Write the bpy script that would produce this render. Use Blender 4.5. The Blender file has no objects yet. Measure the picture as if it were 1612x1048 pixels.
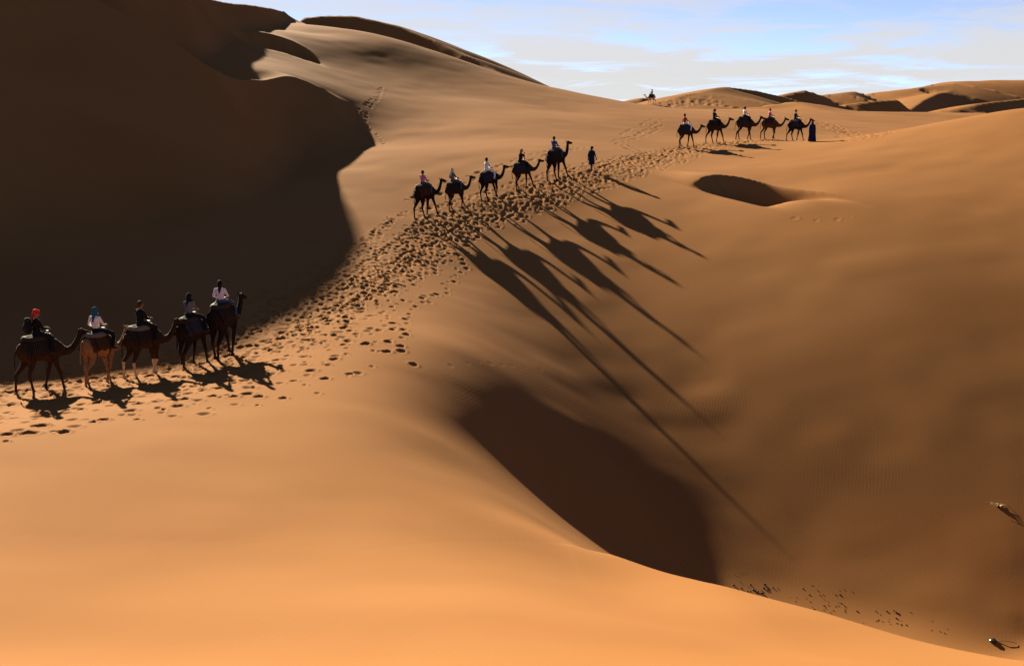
import bpy, bmesh, math, random
import numpy as np
from mathutils import Vector, Matrix, Quaternion
from mathutils.bvhtree import BVHTree

# ------------------------------------------------------------------ camera
sc = bpy.context.scene
COL = sc.collection
F_PX, CX, CY = 1900.0, 806.0, 524.0          # focal length and centre, in photo pixels
PITCH = math.atan(359.0 / F_PX)
cam_d = bpy.data.cameras.new('camera')
cam_d.sensor_width = 36.0
cam_d.lens = F_PX / 1612.0 * 36.0
cam_d.clip_start = 0.1
cam_d.clip_end = 20000
cam = bpy.data.objects.new('camera', cam_d)
COL.objects.link(cam)
cam.location = (0, 0, 0)
cam.rotation_euler = (math.pi / 2 - PITCH, 0, 0)
sc.camera = cam

# ------------------------------------------------------------------ light
SUN_AZ = math.radians(25.5)                  # sun stands this far left of straight ahead
SUN_EL = math.radians(18.8)
sun_d = bpy.data.lights.new('sun', 'SUN')
sun_d.energy = 5.0
sun_d.angle = math.radians(0.55)
sun_d.color = (1.0, 0.85, 0.62)
sun = bpy.data.objects.new('sun', sun_d)
COL.objects.link(sun)
SUN_DIR = Vector((-math.sin(SUN_AZ) * math.cos(SUN_EL), math.cos(SUN_AZ) * math.cos(SUN_EL), math.sin(SUN_EL)))
sun.rotation_euler = SUN_DIR.to_track_quat('Z', 'Y').to_euler()
sun.location = SUN_DIR * 50

world = bpy.data.worlds.new('World')
sc.world = world
world.use_nodes = True
wn = world.node_tree
for n in list(wn.nodes):
    wn.nodes.remove(n)
W = wn.nodes.new
L = wn.links.new
w_out = W('ShaderNodeOutputWorld')
w_bg = W('ShaderNodeBackground')
w_bg.inputs['Strength'].default_value = 0.05
w_sky = W('ShaderNodeTexSky')
w_sky.sky_type = 'NISHITA'
w_sky.sun_disc = False
w_sky.sun_elevation = SUN_EL
w_sky.sun_rotation = -SUN_AZ
w_sky.altitude = 2000
w_sky.air_density = 0.24
w_sky.dust_density = 0.1
w_sky.ozone_density = 1.0
tc = W('ShaderNodeTexCoord')
sep = W('ShaderNodeSeparateXYZ'); L(tc.outputs['Generated'], sep.inputs[0])
def wmath(op, a, b=None, clamp=False):
    n = W('ShaderNodeMath'); n.operation = op; n.use_clamp = clamp
    for i, v in enumerate((a, b)):
        if v is None: continue
        if isinstance(v, (int, float)): n.inputs[i].default_value = v
        else: L(v, n.inputs[i])
    return n.outputs[0]
zz = wmath('MAXIMUM', sep.outputs[2], 0.0)
den = wmath('ADD', zz, 0.075)
cu = wmath('DIVIDE', sep.outputs[0], den)
cv = wmath('DIVIDE', sep.outputs[1], den)
comb = W('ShaderNodeCombineXYZ'); L(cu, comb.inputs[0]); L(cv, comb.inputs[1])
nz1 = W('ShaderNodeTexNoise'); nz1.inputs['Scale'].default_value = 0.95; nz1.inputs['Detail'].default_value = 9; nz1.inputs['Roughness'].default_value = 0.66
nz1.inputs['Distortion'].default_value = 0.6
L(comb.outputs[0], nz1.inputs['Vector'])
nz2 = W('ShaderNodeTexNoise'); nz2.inputs['Scale'].default_value = 0.28; nz2.inputs['Detail'].default_value = 3
L(comb.outputs[0], nz2.inputs['Vector'])
cl = wmath('ADD', wmath('MULTIPLY', nz1.outputs[0], 0.65), wmath('MULTIPLY', nz2.outputs[0], 0.35))
cl = wmath('ADD', cl, wmath('MAXIMUM', wmath('SUBTRACT', 0.09, wmath('MULTIPLY', zz, 1.3)), 0.0))      # the bank thickens towards the horizon
mr = W('ShaderNodeMapRange'); mr.interpolation_type = 'SMOOTHSTEP'
mr.inputs['From Min'].default_value = 0.41; mr.inputs['From Max'].default_value = 0.57
L(cl, mr.inputs['Value'])
thin = W('ShaderNodeMapRange'); thin.interpolation_type = 'SMOOTHSTEP'      # cirrus bank near the horizon, thinning upward
thin.inputs['From Min'].default_value = 0.02; thin.inputs['From Max'].default_value = 0.20
thin.inputs['To Min'].default_value = 1.0; thin.inputs['To Max'].default_value = 0.06
L(zz, thin.inputs['Value'])
cfac = wmath('MULTIPLY', mr.outputs[0], thin.outputs[0], True)
cfac = wmath('ADD', wmath('MULTIPLY', cfac, 0.64), wmath('MULTIPLY', thin.outputs[0], 0.32))    # streaks over a thin veil
w_mix = W('ShaderNodeMixRGB')
L(cfac, w_mix.inputs['Fac'])
L(w_sky.outputs[0], w_mix.inputs['Color1'])
CLOUD = 3.5
w_mix.inputs['Color2'].default_value = (CLOUD * 1.01, CLOUD * 0.985, CLOUD * 0.95, 1)
L(w_mix.outputs[0], w_bg.inputs['Color'])
L(w_bg.outputs[0], w_out.inputs['Surface'])

sc.view_settings.view_transform = 'Standard'
sc.view_settings.look = 'None'
sc.view_settings.gamma = 1.0
sc.view_settings.use_curve_mapping = False
sc.view_settings.exposure = 2.09
sc.cycles.max_bounces = 5
sc.cycles.diffuse_bounces = 1

rng = np.random.default_rng(7)
random.seed(7)

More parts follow.
